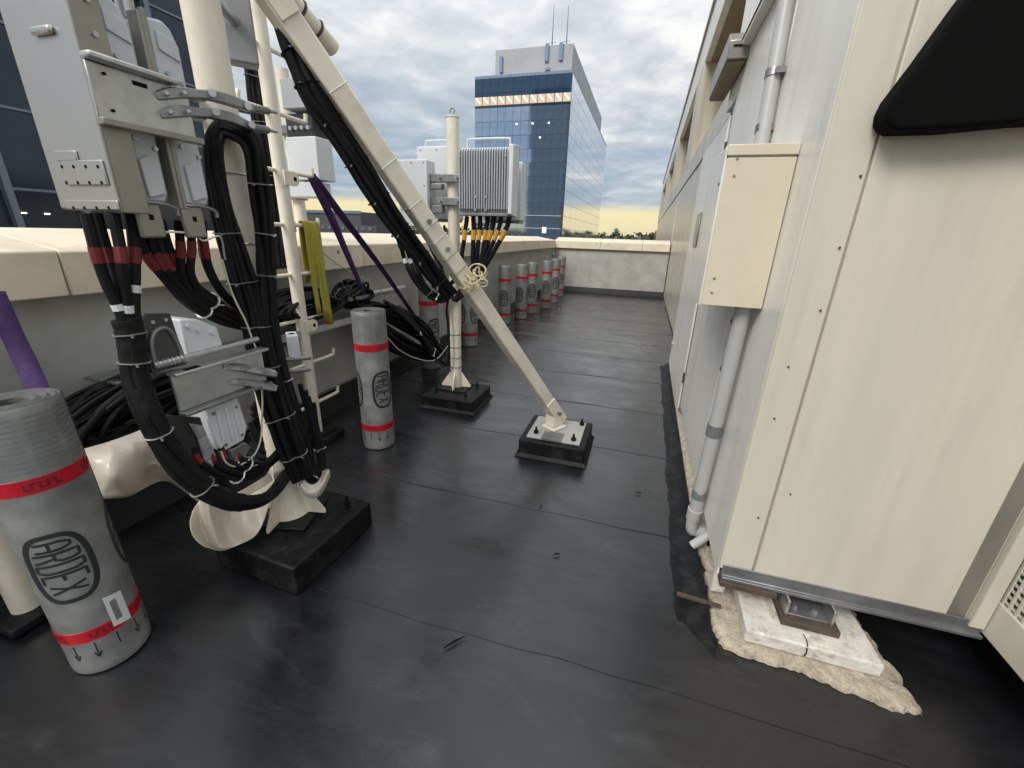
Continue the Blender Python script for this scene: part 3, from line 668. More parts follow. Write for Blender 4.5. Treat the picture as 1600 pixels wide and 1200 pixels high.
# ================================================================== PLINTHS
def plinth(name, label, x0, x1, y0, y1, h, plate=None, bolts=(), skirt=True, rot=0.0):
    c = Vector(((x0 + x1) / 2, (y0 + y1) / 2, 0)); t = thing(name, label, 'plinth', c, 'black plinths')
    rm = Matrix.Rotation(rot, 3, 'Z')
    MB().box(x0, x1, y0, y1, .0, h, rm, c).build('block', BITP, t, bevel=.012, seg=3)
    if skirt:
        s_ = .022; b_ = MB()
        v = [rm @ (Vector(p) - c) + c for p in [(x0 - s_, y0 - s_, .007), (x1 + s_, y0 - s_, .007), (x1 + s_, y1 + s_, .007), (x0 - s_, y1 + s_, .007), (x0 - .002, y0 - .002, .03), (x1 + .002, y0 - .002, .03), (x1 + .002, y1 + .002, .03), (x0 - .002, y1 + .002, .03)]]
        b_.add(v, [(0, 1, 5, 4), (1, 2, 6, 5), (2, 3, 7, 6), (3, 0, 4, 7)]); b_.build('skirt', BITP, t)
    if plate:
        i, mt = plate; MB().box(x0 + i, x1 - i, y0 + i, y1 - i, h + .001, h + .012, rm, c).build('plate', mt, t, bevel=.002)
    for (bx_, by_) in bolts:
        p = rm @ (Vector((bx_, by_, 0)) - c) + c; z0 = h + .012
        b_ = MB(); b_.cyl((p.x, p.y, z0 - .005), (p.x, p.y, z0 + .05), .008, 10).cyl((p.x, p.y, z0), (p.x, p.y, z0 + .022), .018, 6); b_.build('anchor_bolt', BITU, t)
    return t
plinth('plinth', 'black plinth with a bare concrete top under the diagonal strut foot', -.70, -.225, 2.585, 3.055, .135, (.045, CONC), [(-.60, 2.70), (-.32, 2.68), (-.30, 2.96)])
plinth('plinth', 'black plinth under the middle radio post', -1.78, -1.28, 3.13, 3.60, .12, None, [(-1.68, 3.24), (-1.38, 3.22), (-1.38, 3.50), (-1.68, 3.50)])
plinth('plinth', 'low black plinth under the flared foot of the big mast', -1.73, -1.245, 1.085, 1.60, .15, None, [(-1.33, 1.52)], skirt=False, rot=R(-3))
plinth('plinth', 'small black pad under the foot of the step pole', -2.32, -2.08, 2.20, 2.46, .05, None, [], skirt=False)

def gusset_foot(t, c, z0, hgt, wid, r_, mt, ang0=0.0, n=4, th=.01):
    for i in range(n):
        a = ang0 + i * 2 * math.pi / n; d = Vector((math.cos(a), math.sin(a), 0)); q = Vector((-d.y, d.x, 0)) * th / 2
        pr = [(r_ * .9, 0), (wid, 0), (wid, .02), (r_ * 1.02, hgt), (r_ * .9, hgt)]
        v = [Vector((c[0], c[1], z0 + z)) + d * x + q for x, z in pr] + [Vector((c[0], c[1], z0 + z)) + d * x - q for x, z in pr]
        k = len(pr); MB().add(v, [list(range(k)), list(range(k, 2 * k))[::-1]] + [[j, (j + 1) % k, k + (j + 1) % k, k + j] for j in range(k)]).build('gusset', mt, t, bevel=.002)

# ================================================================== BIG MAST
MX, MY = -1.558, 1.378
mast = thing('mast', 'thick cream mast on the left with black cables strapped to it', 'mast', (MX, MY, .15))
MB().cyl((MX, MY, .165), (MX, MY, 3.3), .060, 32).build('tube', CREAM, mast)
gusset_foot(mast, (MX, MY), .165, .21, .185, .060, CREAM, R(-78), 4)
MB().lathe([(.098, .166), (.075, .23), (.0605, .36)], 28, (MX, MY, 0)).build('flare', CREAM, mast)
MB().box(MX - .14, MX + .14, MY - .14, MY + .14, .151, .164, Matrix.Rotation(R(15), 3, 'Z')).build('base_plate', BITU, mast, bevel=.004)
MB().tube([(MX, MY, 2.62), (MX, MY, 2.70)], .075, 28).build('collar', CREAM, mast)
VN = Vector((-MX, -MY, 0)).normalized()          # from the mast towards the viewer's side
MC = Vector((MX, MY, 0)); VS = Vector((-VN.y, VN.x, 0))
def PM(px, py, off=0.0): return onP(MC + VN * off, VN, px, py)
for zz in (1.70, 1.45, 1.28): MB().ring((MX, MY, zz), (0, 0, 1), .0615, .004, 28, 6).build('steel_band', TIE, mast)

# diagonal strut
st = thing('diagonal_strut', 'cream square diagonal strut bracing the mast down to a black plinth', 'strut', (-.47, 2.82, .147))
S0 = onP(MC, Vector((1.436, -1.015, 0)).normalized().cross(Vector((0, 0, 1))), 850, 632)
foot = Vector((-.52, 2.84, .30)); top = Vector((MX + .055, MY + .075, 2.48))
d_ = (top - foot).normalized()
MB().bar([foot, foot.lerp(top, .5), foot.lerp(top, .93)], .09, .09, up=(0, 0, 1)).build('square_tube', CREAM, st, bevel=.008)
sidev = d_.cross(Vector((0, 0, 1))).normalized()
for s_ in (-1, 1):
    c0 = foot + sidev * .047 * s_
    MB().bar([c0 - d_ * .14, c0 + d_ * .10], .085, .010).build('foot_cheek', CREAM, st, bevel=.002)
    c1 = foot.lerp(top, .93) + sidev * .050 * s_
    MB().bar([c1 - d_ * .10, c1 + d_ * .26], .085, .010).build('head_cheek', CREAM, st, bevel=.002)
MB().cyl(foot - d_ * .03 - sidev * .075, foot - d_ * .03 + sidev * .075, .014, 8).build('pivot_bolt', GALVD, st)
for q in (.05, .14, .22):
    c1 = foot.lerp(top, .93) + d_ * q; MB().cyl(c1 - sidev * .075, c1 + sidev * .075, .013, 6).build('pivot_bolt', GALVD, st)
MB().box(-.56, -.43, 2.78, 2.92, .149, .160, Matrix.Rotation(R(-30), 3, 'Z')).build('foot_plate', CREAM, st, bevel=.002)
MB().box(-.56, -.47, 2.82, 2.87, .165, .24, Matrix.Rotation(R(-35), 3, 'Z')).build('foot_lug', CREAM, st, bevel=.003)
MB().box(-.545, -.40, 2.62, 2.75, .1485, .153).build('bare_patch', GALVD, st)
for q in (.455, .49, .53, .56, .605, .68, .80):
    c1 = foot.lerp(top, q * .97 + .03); u = sidev * .0475; v_ = sidev.cross(d_).normalized() * .0475
    cs = [c1 + u + v_, c1 - u + v_, c1 - u - v_, c1 + u - v_]
    MB().tube([cs[0], cs[1], cs[2], cs[3], cs[0]], .0022, 5, caps=False).build('strap_band', TIE if q > .5 else GALVD, st)
for q in (.52, .58): c1 = foot.lerp(top, q) + sidev.cross(d_).normalized() * 0; MB().cyl(c1 + sidev * .046, c1 + sidev * .056, .012, 8).build('bolt_head', GALVD, st); MB().cyl(c1 - sidev * .046, c1 - sidev * .056, .012, 8).build('bolt_head', GALVD, st)

# horizontal spreader pipe behind the strut head
sp0 = Vector((MX, MY, 2.56)); sp1 = onP(MC + VN * -.35, VN, 520, 76)
hp = thing('spreader_pipe', 'cream capped pipe end poking out beside the top of the strut', 'pipe', sp0)
dd = (sp1 - sp0).normalized()
MB().cyl(sp0 + dd * .06, sp1, .036, 24).build('pipe', CREAM, hp)
for q in (.10, .19): MB().ring(sp1 - dd * q, dd, .038, .006, 24, 6).build('clamp_ring', RUST, hp)

# ================================================================== STEP POLE
LX0, LY0 = -2.214, 2.307
sp_ = thing('step_pole', 'cream step pole with rungs on both sides behind the mast', 'ladder', (LX0, LY0, .05))
MB().cyl((LX0, LY0, .052), (LX0, LY0, 3.6), .040, 24).build('stile', CREAM, sp_)
for i, zz in enumerate([.285, .597, .916, 1.22, 1.53, 1.84, 2.155, 2.475, 2.79, 3.1]):
    a0 = LY0 - .225; a1 = LY0 + .275
    MB().tube(cr([(LX0, a0 + .012, zz + .05), (LX0, a0 + .004, zz + .018), (LX0, a0 + .03, zz), (LX0, LY0, zz), (LX0, a1 - .03, zz), (LX0, a1 - .004, zz + .018), (LX0, a1 + .002, zz + .05)], 5), .0125, 12).build('rung', CREAM, sp_)
for zz in (.87, 1.80):
    MB().cyl((LX0 + .036, LY0 + .055, zz), (LX0 + .048, LY0 + .055, zz), .042, 24).build('eye_plate', CREAM, sp_)
    MB().cyl((LX0 + .0485, LY0 + .062, zz), (LX0 + .0495, LY0 + .062, zz), .013, 14).build('eye_hole', HOLE, sp_)
    MB().box(LX0 + .036, LX0 + .047, LY0 - .02, LY0 + .03, zz - .04, zz + .04).build('eye_lug', CREAM, sp_)
MB().box(LX0 - .09, LX0 + .09, LY0 - .09, LY0 + .09, .051, .06).build('foot_plate', BITU, sp_)

# second step pole at the far left edge
QX, QY = -2.20, .66
sq = thing('step_pole', 'cream post standing behind the big roll at the left edge', 'ladder', (QX, QY, 0))
MB().cyl((QX, QY, .012), (QX, QY, 2.2), .048, 24).build('stile', CREAM, sq)
for zz in (.256, .566, .876, 1.185, 1.495):
    MB().tube(cr([(QX, QY - .24, zz + .05), (QX, QY - .235, zz + .018), (QX, QY - .205, zz), (QX, QY, zz), (QX, QY + .225, zz), (QX, QY + .25, zz + .018), (QX, QY + .253, zz + .05)], 5), .0135, 10).build('rung', CREAM, sq)
MB().box(QX - .10, QX + .10, QY - .10, QY + .10, .009, .05).build('foot_block', BITU, sq, bevel=.01)

# ================================================================== RADIO POST IN THE MIDDLE
RX, RY = -1.568, 3.433
rp_ = thing('radio_post', 'cream post with an eye ring on top carrying white radio units', 'post', (RX, RY, .12))
MB().cyl((RX, RY, .13), (RX, RY, 2.35), .050, 28).build('tube', CREAM, rp_)
MB().cyl((RX, RY, 2.351), (RX, RY, 2.366), .054, 28).build('cap', CREAM, rp_)
MB().ring((RX, RY, 2.395), (0.3, 1, 0), .022, .005, 18, 6).build('eye_ring', GALVD, rp_)
gusset_foot(rp_, (RX, RY), .132, .15, .14, .050, CREAM, R(-80), 4)
MB().box(RX - .13, RX + .13, RY - .13, RY + .13, .121, .131).build('base_plate', BITU, rp_)
for zz in (.64, .52, .42, .33): MB().ring((RX, RY, zz), (0, 0, 1), .0515, .0025, 24, 6).build('cable_tie', HOLE, rp_)

def rru(name, label, x0, x1, y0, y1, z0, z1, fins=None, mt=RADW, handle=True, screws=True, group='radio units on the middle post'):
    t = thing(name, label, 'radio unit', ((x0 + x1) / 2, (y0 + y1) / 2, z0), group)
    if fins:
        n = fins; MB().box(x0 + .004, x1 - .034, y0 + .035, y1, z0 + .02, z1 - .01).build('body', mt, t, bevel=.006)
        f_w = (x1 - .034 - x0 - .004) / n
        for i in range(n):
            xx = x0 + .004 + (i + .5) * f_w
            MB().prism([(y0, z0 + .045), (y0, z1 - .035), (y0 + .034, z1 - .012), (y0 + .034, z0 + .022)], 'x', xx - f_w * .22, xx + f_w * .22).build('fin', FINM, t)
        MB().prism([(y0 - .012, z0 + .01), (y0 - .012, z1), (y1 + .01, z1 + .02), (y1 + .01, z0 - .01)], 'x', x1 - .033, x1).build('side_cover', mt, t, bevel=.006)
        MB().box(x0 - .004, x1 - .035, y0 + .01, y1 - .004, z0 - .004, z0 + .018).build('connector_plate', GALVD, t, bevel=.003)
        for i, (u, v) in enumerate([(.35, .27), (.56, .27), (.35, .08), (.56, .08), (.04, .85), (.92, .85)]):
            p = Vector((x0 + u * (x1 - x0 - .03), y0 - .004, z0 + v * (z1 - z0))); MB().cyl(p, p + Vector((0, .03, 0)), .009, 8).build('stud', GALV, t)
    else:
        MB().box(x0, x1, y0, y1, z0, z1).build('body', mt, t, bevel=.008)
        MB().box(x0 + .01, x1 - .01, y0 + .01, y1 - .01, z0 - .02, z0 - .001).build('connector_plate', GALVD, t, bevel=.003)
    if screws:
        for (u, v) in [(.1, .95), (.5, .95), (.9, .95), (.9, .62), (.9, .3), (.1, .3), (.1, .62)]:
            if fins: break
            p = Vector((x0 + u * (x1 - x0), y0, z0 + v * (z1 - z0))); MB().cyl(p + Vector((0, .002, 0)), p - Vector((0, .003, 0)), .006, 8).build('screw', GALVD, t)
    if handle:
        yy_ = (y0 + y1) / 2; b_ = MB(); b_.tube(cr([(x0 + .05, yy_, z1 - .005), (x0 + .052, yy_, z1 + .04), (x0 + .07, yy_, z1 + .052), ((x0 + x1) / 2, yy_, z1 + .055), (x1 - .07, yy_, z1 + .052), (x1 - .052, yy_, z1 + .04), (x1 - .05, yy_, z1 - .005)], 4), .007, 8); b_.build('handle', mt, t)
    return t
rru('radio_unit', 'white radio unit with dense vertical cooling fins facing the viewer', -1.42, -.985, 3.19, 3.33, 1.645, 2.115, 20)
rru('radio_unit', 'narrow white radio unit hiding behind the finned one on its right', -1.30, -.985, 3.42, 3.56, 1.62, 2.04, None, handle=False)
rru('radio_unit', 'plain white radio unit nearest the diagonal strut', -2.0, -1.735, 3.30, 3.45, 1.55, 2.05, None, handle=False)
rru('radio_unit', 'white radio unit with a top handle just left of the post', -1.97, -1.60, 3.58, 3.72, 1.62, 2.19, None)
bk = thing('mounting_bracket', 'grey steel clamp joining the radio units to the post', 'bracket', (RX, RY, 1.7))
for zz in (1.92, 1.75):
    MB().box(-1.74, -1.40, 3.345, 3.385, zz - .03, zz + .03).build('clamp_arm', GALVD, bk, bevel=.005)
    MB().box(-1.66, -1.48, 3.485, 3.52, zz - .03, zz + .03).build('clamp_arm', GALVD, bk, bevel=.005)
    for xx in (-1.64, -1.49): MB().cyl((xx, 3.31, zz), (xx, 3.56, zz), .008, 8).build('bolt', GALV, bk)
MB().box(-1.80, -1.63, 3.34, 3.40, 1.66, 1.72).build('rail', GALVD, bk, bevel=.004)
MB().box(-1.80, -1.63, 3.34, 3.40, 1.84, 1.88).build('rail', GALVD, bk, bevel=.004)

# ================================================================== ROLLS
RR = .112
def wrap_poly(mb, pts, th, zc_, r_):     # pts: (s, z) polygon strip quads mapped to the drum
    pass
def stroke(mb, path, wd, th0, r_):
    # path of (s, z) points; ribbon of width wd laid on the drum
    pts_ = []
    for i in range(len(path) - 1):
        a, b = path[i], path[i + 1]; L_ = math.hypot(b[0] - a[0], b[1] - a[1]); k = max(1, int(L_ / .008))
        for j in range(k): pts_.append((a[0] + (b[0] - a[0]) * j / k, a[1] + (b[1] - a[1]) * j / k))
    pts_.append(path[-1]); rows_ = []
    for i, p in enumerate(pts_):
        q0 = pts_[max(i - 1, 0)]; q1 = pts_[min(i + 1, len(pts_) - 1)]
        dx, dz = q1[0] - q0[0], q1[1] - q0[1]; l_ = math.hypot(dx, dz) or 1; nx, nz_ = -dz / l_, dx / l_
        row = []
        for e in (-.5, -.17, .17, .5):
            s_ = p[0] + nx * wd * e; z = p[1] + nz_ * wd * e; a = th0 + s_ / r_
            row.append((r_ * math.cos(a), r_ * math.sin(a), z))
        rows_.append(row)
    mb.grid(rows_)
def logo(mb, th0, zc_, r_):
    H_, W_ = .255, .150
    # ring: straight left side, rounded ends
    ringp = []
    n = 40
    for i in range(n + 1):
        a = math.pi / 2 - 2 * math.pi * i / n
        ca, sa = math.cos(a), math.sin(a)
        ringp.append((W_ / 2 * math.copysign(abs(ca) ** .62, ca), zc_ + H_ / 2 * math.copysign(abs(sa) ** .80, sa)))
    stroke(mb, ringp, .0165, th0, r_)
    letters = {
        'A': [[(0, 0), (0, .72), (.28, 1), (.72, 1), (1, .72), (1, 0)], [(0, .42), (1, .42)]],
        'R': [[(0, 0), (0, 1), (.8, 1), (1, .85), (1, .62), (.8, .48), (0, .48)], [(.55, .48), (1, 0)]],
        'D': [[(0, 0), (0, 1), (.75, 1), (1, .8), (1, .2), (.75, 0), (0, 0)]],
        'E': [[(1, 0), (0, 0), (0, 1), (1, 1)], [(0, .5), (.8, .5)]],
        'X': [[(0, 0), (1, 1)], [(0, 1), (1, 0)]]}
    zt = zc_ + H_ * .405; rowh = H_ * .162
    for i, (ch_, wf) in enumerate(zip('ARDEX', (.56, .72, .76, .72, .58))):
        z0 = zt - i * rowh
        for ln in letters[ch_]:
            stroke(mb, [((v - .5) * W_ * wf, z0 - u * rowh * .70) for u, v in ln], .0088, th0, r_)
def make_roll():
    t = thing('membrane_roll', 'x', 'roll', (0, 0, 0), 'upright rolls of roofing membrane')
    b_ = MB(); n = 48; prof = [(RR * .985, .0), (RR * .998, .006), (RR, .03), (RR, .5), (RR, .97), (RR * .995, .994), (RR * .975, 1.0)]
    for r_, z in prof:
        for j in range(n):
            a = 2 * math.pi * j / n; w = 1 + .006 * math.sin(3 * a + 1) * (1 if z > .6 else .4)
            b_.v.append(Vector((r_ * w * math.cos(a), r_ * w * math.sin(a), z)))
    for i in range(len(prof) - 1):
        for j in range(n): b_.f.append([i * n + j, i * n + (j + 1) % n, (i + 1) * n + (j + 1) % n, (i + 1) * n + j])
    b_.build('wrap', ROLLM, t)
    e_ = MB(); e_.lathe([(RR * .975, 1.0), (RR * .93, .996), (RR * .90, .999), (RR * .80, .993), (RR * .72, .998), (RR * .62, .992), (RR * .52, .997), (RR * .40, .992), (RR * .32, .996), (RR * .30, .985), (RR * .30, .80)], 40, caps=False)
    e_.lathe([(RR * .30, .80), (.001, .80)], 40, caps=False); e_.build('wound_end', EDGE, t)
    for z0, z1 in ((.735, .785), (.145, .193)):
        b2 = MB(); b2.lathe([(RR + .0012, z0), (RR + .0024, z0 + .001), (RR + .0024, z1 - .001), (RR + .0012, z1)], 48, caps=False); tp = b2.build('red_tape', RED, t)
        k = MB()
        for a in range(5):
            th = a * 1.257 + .3
            for q in range(5): stroke(k, [(-.035 + q * .017, z0 + .014), (-.035 + q * .017, z1 - .014)], .006, th, RR + .0029); stroke(k, [(-.035 + q * .017, z0 + .016 + .018 * (q % 2)), (-.022 + q * .017, z0 + .016 + .018 * (q % 2))], .005, th, RR + .0029)
        stuff(k.build('tape_print', DRED, tp))
    pr = MB()
    for r_ in range(11):
        z = .97 - r_ * .0165
        for c_ in range(9): stroke(pr, [(-.031, z), (.031, z)], .0055, c_ * 2 * math.pi / 9, RR * 1.0075 + .0005)
    stuff(pr.build('printed_lines', INKG, t))
    lg = MB()
    for a in range(3): logo(lg, a * 2 * math.pi / 3, .455, RR + .0012)
    stuff(lg.build('printed_logo', INK, t))
    for a0_, z0_, z1_ in ((R(118), .0, .999),):
        we = MB(); we.grid([[((RR + .003) * math.cos(a0_ + q * .022), (RR + .003) * math.sin(a0_ + q * .022), z) for q in (0, 1, 2)] for z in [z0_ + (z1_ - z0_) * i / 12 for i in range(13)]]); we.build('wrap_edge', EDGE, t, solid=.005)
    ar = MB()
    for a in range(12):
        th = a * math.pi / 6; stroke(ar, [(0, .135), (0, .085 if a % 3 else .075)], .0035, th, RR + .0012)
        if a % 3 != 1:
            stroke(ar, [(-.009, .092), (0, .068), (.009, .092)], .005, th, RR + .0012)
    stuff(ar.build('printed_arrows', INK, t))
    return t
roll0 = make_roll()
TH = lambda deg: R(deg)
rolls = [
    ((-1.735, .665, .008), -42 + 3, 'nearest silver roll with red tape bands at the lower left'),
    ((-1.735, 2.40, .008), -22, 'silver membrane roll standing alone beside the step pole foot'),
    ((-2.26, 4.24, .008), -30, 'silver membrane roll behind the hanging cable end left of the post'),
    ((-2.24, 5.38, .008), -20, 'silver membrane roll half hidden behind the radio post and strut'),
    ((-2.27, 7.05, .008), -78, 'first roll right of the strut in the far row'),
    ((-2.12, 7.62, .008), -100, 'second roll right of the strut in the far row'),
    ((-2.10, 8.30, .008), -70, 'third roll right of the strut, partly behind the second'),
    ((-1.955, 9.02, .008), -85, 'fourth roll right of the strut, after the gap in the far row'),
    ((-1.96, 9.95, .008), -65, 'fifth roll right of the strut in the far row'),
    ((-2.05, 11.1, .008), -75, 'last and farthest roll near the end parapet')]
for i, (lc_, dg, lab) in enumerate(rolls):
    o = roll0 if i == 0 else copy_tree(roll0)
    o.location = lc_; o['label'] = lab; o.rotation_euler = (0, 0, R(dg))
nr_ = roll0
roll0.rotation_euler = (R(1.0), R(-.5), R(-40))
lbl = MB()
rows_ = []
for z in (.155, .285):
    rows_.append([((RR + .004) * math.cos(R(42 + a)), (RR + .004) * math.sin(R(42 + a)), z - a * .0006) for a in (-13, -6, 0, 6, 13)])
lo = lbl.grid(rows_).build('paper_label', WHT, None); lo.parent = roll0
lb2 = MB(); rows_ = [[((RR + .0048) * math.cos(R(42 + a)), (RR + .0048) * math.sin(R(42 + a)), z) for a in (-7, -3, 2)] for z in (.18, .265)]
l2 = lb2.grid(rows_).build('barcode', INKG, None); l2.parent = lo

# ================================================================== ANTENNA CLUSTER ON THE MAST
pa = thing('panel_antenna', 'tall grey metal panel antenna at the upper left with pressed ribs', 'antenna', (-1.53, .89, 1.54))
MB().box(-1.63, -1.374, .86, .900, 1.545, 2.75).build('panel', ANT, pa, bevel=.008)
MB().box(-1.373, -1.366, .855, .925, 1.54, 2.75).build('edge_flange', TAUPE, pa, bevel=.003)
def emb(px0, py0, px1, py1, th=.006, nm='pressed_rib', mt=ANT):
    a, b = onY(.86, px0, py0), onY(.86, px1, py1); MB().box(a.x, b.x, .86 - th, .8605, min(a.z, b.z), max(a.z, b.z)).build(nm, mt, pa, bevel=th * .8, seg=3)
emb(52, 44, 87, 54, .012)
emb(88, 236, 125, 252); emb(98, 251, 172, 290); emb(104, 312, 190, 329)
for px in (101, 119, 138, 157): p = onY(.86, px, 261); MB().cyl((p.x, .8555, p.z), (p.x, .8535, p.z), .005, 8).build('hole', HOLE, pa)
for px in (108, 126, 144, 163): p = onY(.86, px, 286); MB().cyl((p.x, .8555, p.z), (p.x, .8535, p.z), .005, 8).build('hole', HOLE, pa)
for px in (119, 136, 155, 174): p = onY(.86, px, 325); MB().cyl((p.x, .8555, p.z), (p.x, .8535, p.z), .005, 8).build('hole', HOLE, pa)
for zz in (1.95, 1.78, 2.02): MB().cyl((-1.366, .895, zz), (-1.360, .895, zz), .007, 8).build('screw', GALV, pa)

def unit(y0, lab, label_group='radio units on the mast'):
    t = thing('radio_unit', lab, 'radio unit', (-1.5, y0 + .05, 1.5), label_group)
    MB().box(-1.44, -1.398, y0, y0 + .012, 1.56, 2.06).build('back_flange', TAUPE, t, bevel=.002)
    MB().box(-1.412, -1.398, y0 + .0125, y0 + .0255, 1.56, 2.07).build('side_flange', TAUPE, t, bevel=.002)
    prof = [(y0 + .026, 1.575), (y0 + .026, 2.055), (y0 + .075, 2.065), (y0 + .095, 2.05), (y0 + .112, 2.01), (y0 + .112, 1.60), (y0 + .10, 1.575)]
    MB().prism(prof, 'x', -1.62, -1.408).build('body', RADIO, t, bevel=.008)
    MB().prism([(y0 + .045, 1.985), (y0 + .045, 2.03), (y0 + .098, 2.02), (y0 + .104, 1.97)], 'x', -1.407, -1.402).build('lid', RADIO, t, bevel=.002)
    MB().prism([(y0 + .05, 1.585), (y0 + .045, 1.685), (y0 + .075, 1.70), (y0 + .10, 1.69), (y0 + .10, 1.60)], 'x', -1.407, -1.398).build('cover', RADIO, t, bevel=.003)
    for (dy, zz) in ((.055, 1.93), (.095, 1.915), (.05, 1.74), (.1, 1.72), (.06, 1.61), (.09, 1.605)): MB().cyl((-1.41, y0 + dy, zz), (-1.399, y0 + dy, zz), .006, 8).build('screw', GALV, t)
    MB().box(-1.415, -1.400, y0 + .005, y0 + .075, 1.475, 1.575).build('bottom_tab', TAUPE, t, bevel=.006)
    MB().box(-1.3995, -1.3985, y0 + .035, y0 + .047, 1.525, 1.540).build('tab_hole', HOLE, t)
    MB().tube(cr([(-1.43, y0 + .02, 1.575), (-1.40, y0 + .025, 1.572), (-1.395, y0 + .07, 1.572), (-1.40, y0 + .118, 1.56), (-1.40, y0 + .12, 1.54)], 4), .005, 8).build('wire_bail', ALU, t)
    MB().cyl((-1.52, y0 + .06, 2.07), (-1.52, y0 + .06, 2.12), .022, 16).build('connector', GALV, t)
    return t
unit(.905, 'pale grey radio unit between the panel antenna and its twin')
unit(1.035, 'pale grey radio unit next to the mast, right of its twin')
MB().box(-1.60, -1.42, 1.022, 1.034, 1.52, 2.10).build('gap_plate', HOLE, None) if False else None

ub = thing('mounting_bracket', 'silver bracket clamping the panel antenna to the mast', 'bracket', (-1.43, 1.0, 1.75))
MB().box(-1.364, -1.354, .850, 1.10, 1.765, 1.885).build('web', GALV, ub, bevel=.002)
MB().box(-1.364, -1.325, .846, 1.06, 1.886, 1.902).build('top_rim', GALV, ub, bevel=.005)
MB().box(-1.364, -1.335, .846, 1.11, 1.746, 1.764).build('bottom_rim', TAUPE, ub, bevel=.003)
for (yy, zz) in ((.885, 1.865), (.885, 1.785)): MB().cyl((-1.355, yy, zz), (-1.350, yy, zz), .004, 8).build('hole', HOLE, ub)
MB().box(-1.355, -1.352, .95, .985, 1.86, 1.870).build('slot', HOLE, ub)
def clamp(par, pth, w_=.030):
    a = cr([PM(px, py, of) for px, py, of in pth], 5); k = len(a)
    MB().tube(a, [w_ * (.80 + .35 * math.sin(math.pi * i / (k - 1))) for i in range(k)], 4, rx=.026, up=(0, 0, 1), phase=math.pi / 4).build('clamp_arm', ALU, par, bevel=.003)
for dy in (0, 29):
    clamp(ub, [(240 + dy * .2, 152 + dy, .385), (275 + dy * .2, 146 + dy, .36), (318 + dy * .2, 150 + dy, .26)], .017)
    clamp(ub, [(304 + dy * .2, 146 + dy, .28), (345 + dy * .2, 153 + dy, .19), (392, 170 + dy, .12)], .019)
    for i_, (px, py, of) in enumerate(((332, 147, .25), (388, 167, .15), (262, 147, .40), (290, 146, .37))):
        p = PM(px + dy * .2, py + dy, of); MB().cyl(p, p + VN * .014, .011 if i_ < 2 else .005, 14).build('bolt_head', GALV, ub)
    p0, p1 = PM(318, 150 + dy, .24), PM(392, 172 + dy, -.09); MB().tube(cr([p0, PM(300, 150 + dy, .0), PM(335, 160 + dy, -.09), p1], 4), .016, 6).build('rear_jaw', ALU, ub)
for py in (168, 198):
    p0, p1 = PM(388, py, .10), PM(418, py + 5, .02); MB().cyl(p0, p1, .013, 10).build('clamp_stud', GALVD, ub); MB().cyl(p1, p1.lerp(p0, -.5), .007, 8).build('threaded_rod', GALV, ub)
for s_ in (-1, 1):
    p0, p1 = PM(345, 160 if s_ < 0 else 190, .06), PM(390, 170 if s_ < 0 else 200, -.05)

# lower bracket and radios
lo_ = thing('mounting_bracket', 'silver channel bracket clamped low on the mast', 'bracket', (-1.45, 1.05, .9))
MB().box(-1.450, -1.440, .915, 1.27, .915, 1.045).build('web', GALV, lo_, bevel=.002)
MB().box(-1.448, -1.400, .905, 1.27, 1.046, 1.058).build('top_flange', GALV, lo_, bevel=.003)
MB().box(-1.449, -1.41, .912, 1.27, .900, .914).build('bottom_flange', GALVD, lo_, bevel=.003)
MB().tube([(-1.465, .885, 1.085), (-1.465, 1.28, 1.085)], .012, 12).build('clamp_rod', GALV, lo_)
for q in range(7): MB().ring((-1.465, .89 + q * .014, 1.085), (0, 1, 0), .012, .004, 12, 5).build('thread', GALV, lo_)
MB().box(-1.432, -1.408, .945, .995, 1.0585, 1.0595).build('slot', HOLE, lo_)
for yo, py in ((0, 575), (0, 597)):
    a = [PM(345, py - 3, .26), PM(378, py, .23), PM(428, py + 9, .17)]
    MB().tube(cr(a, 5), .017, 6, rx=.024).build('clamp_jaw', CLEARP, lo_)
r1 = thing('radio_unit', 'white boxy radio unit above the low silver bracket', 'radio unit', (-1.5, 1.05, 1.06), 'radio units on the mast')
MB().prism([(1.0, 1.07), (1.0, 1.215), (1.06, 1.205), (1.125, 1.165), (1.135, 1.07)], 'x', -1.60, -1.465).build('body', RADW, r1, bevel=.006)
for (yy, zz) in ((1.02, 1.19), (1.05, 1.17), (1.10, 1.15)): MB().cyl((-1.466, yy, zz), (-1.455, yy, zz), .008, 10).build('knob', RADW, r1)
MB().prism([(.875, 1.06), (.875, 1.225), (.905, 1.252), (.975, 1.24), (.99, 1.06)], 'x', -1.475, -1.463).build('back_plate', DARKM, r1, bevel=.004)
MB().tube(cr([(-1.462, .89, 1.08), (-1.460, .895, 1.16), (-1.460, .92, 1.195), (-1.460, .955, 1.19), (-1.462, .975, 1.13), (-1.462, .98, 1.07)], 4), .007, 8).build('pressed_rib', GALVD, r1)
for yy in (.915, .955): MB().cyl((-1.464, yy, 1.222), (-1.459, yy, 1.222), .006, 8).build('hole', GALV, r1)
r2 = thing('radio_unit', 'white cast radio unit hanging below the low silver bracket', 'radio unit', (-1.5, 1.05, .7), 'radio units on the mast')
MB().prism([(1.02, .73), (1.005, .89), (1.14, .89), (1.155, .75), (1.13, .70), (1.04, .695)], 'x', -1.58, -1.455).build('body', RADW, r2, bevel=.006)
for (yy, z0, z1) in ((1.04, .74, .87), (1.075, .72, .87), (1.11, .72, .86)): MB().box(-1.455, -1.449, yy, yy + .016, z0, z1).build('pressed_rib', RADW, r2, bevel=.003)
for (yy, zz) in ((1.03, .86), (1.12, .85), (1.05, .72), (1.12, .73)): MB().cyl((-1.456, yy, zz), (-1.447, yy, zz), .006, 8).build('screw', GALVD, r2)
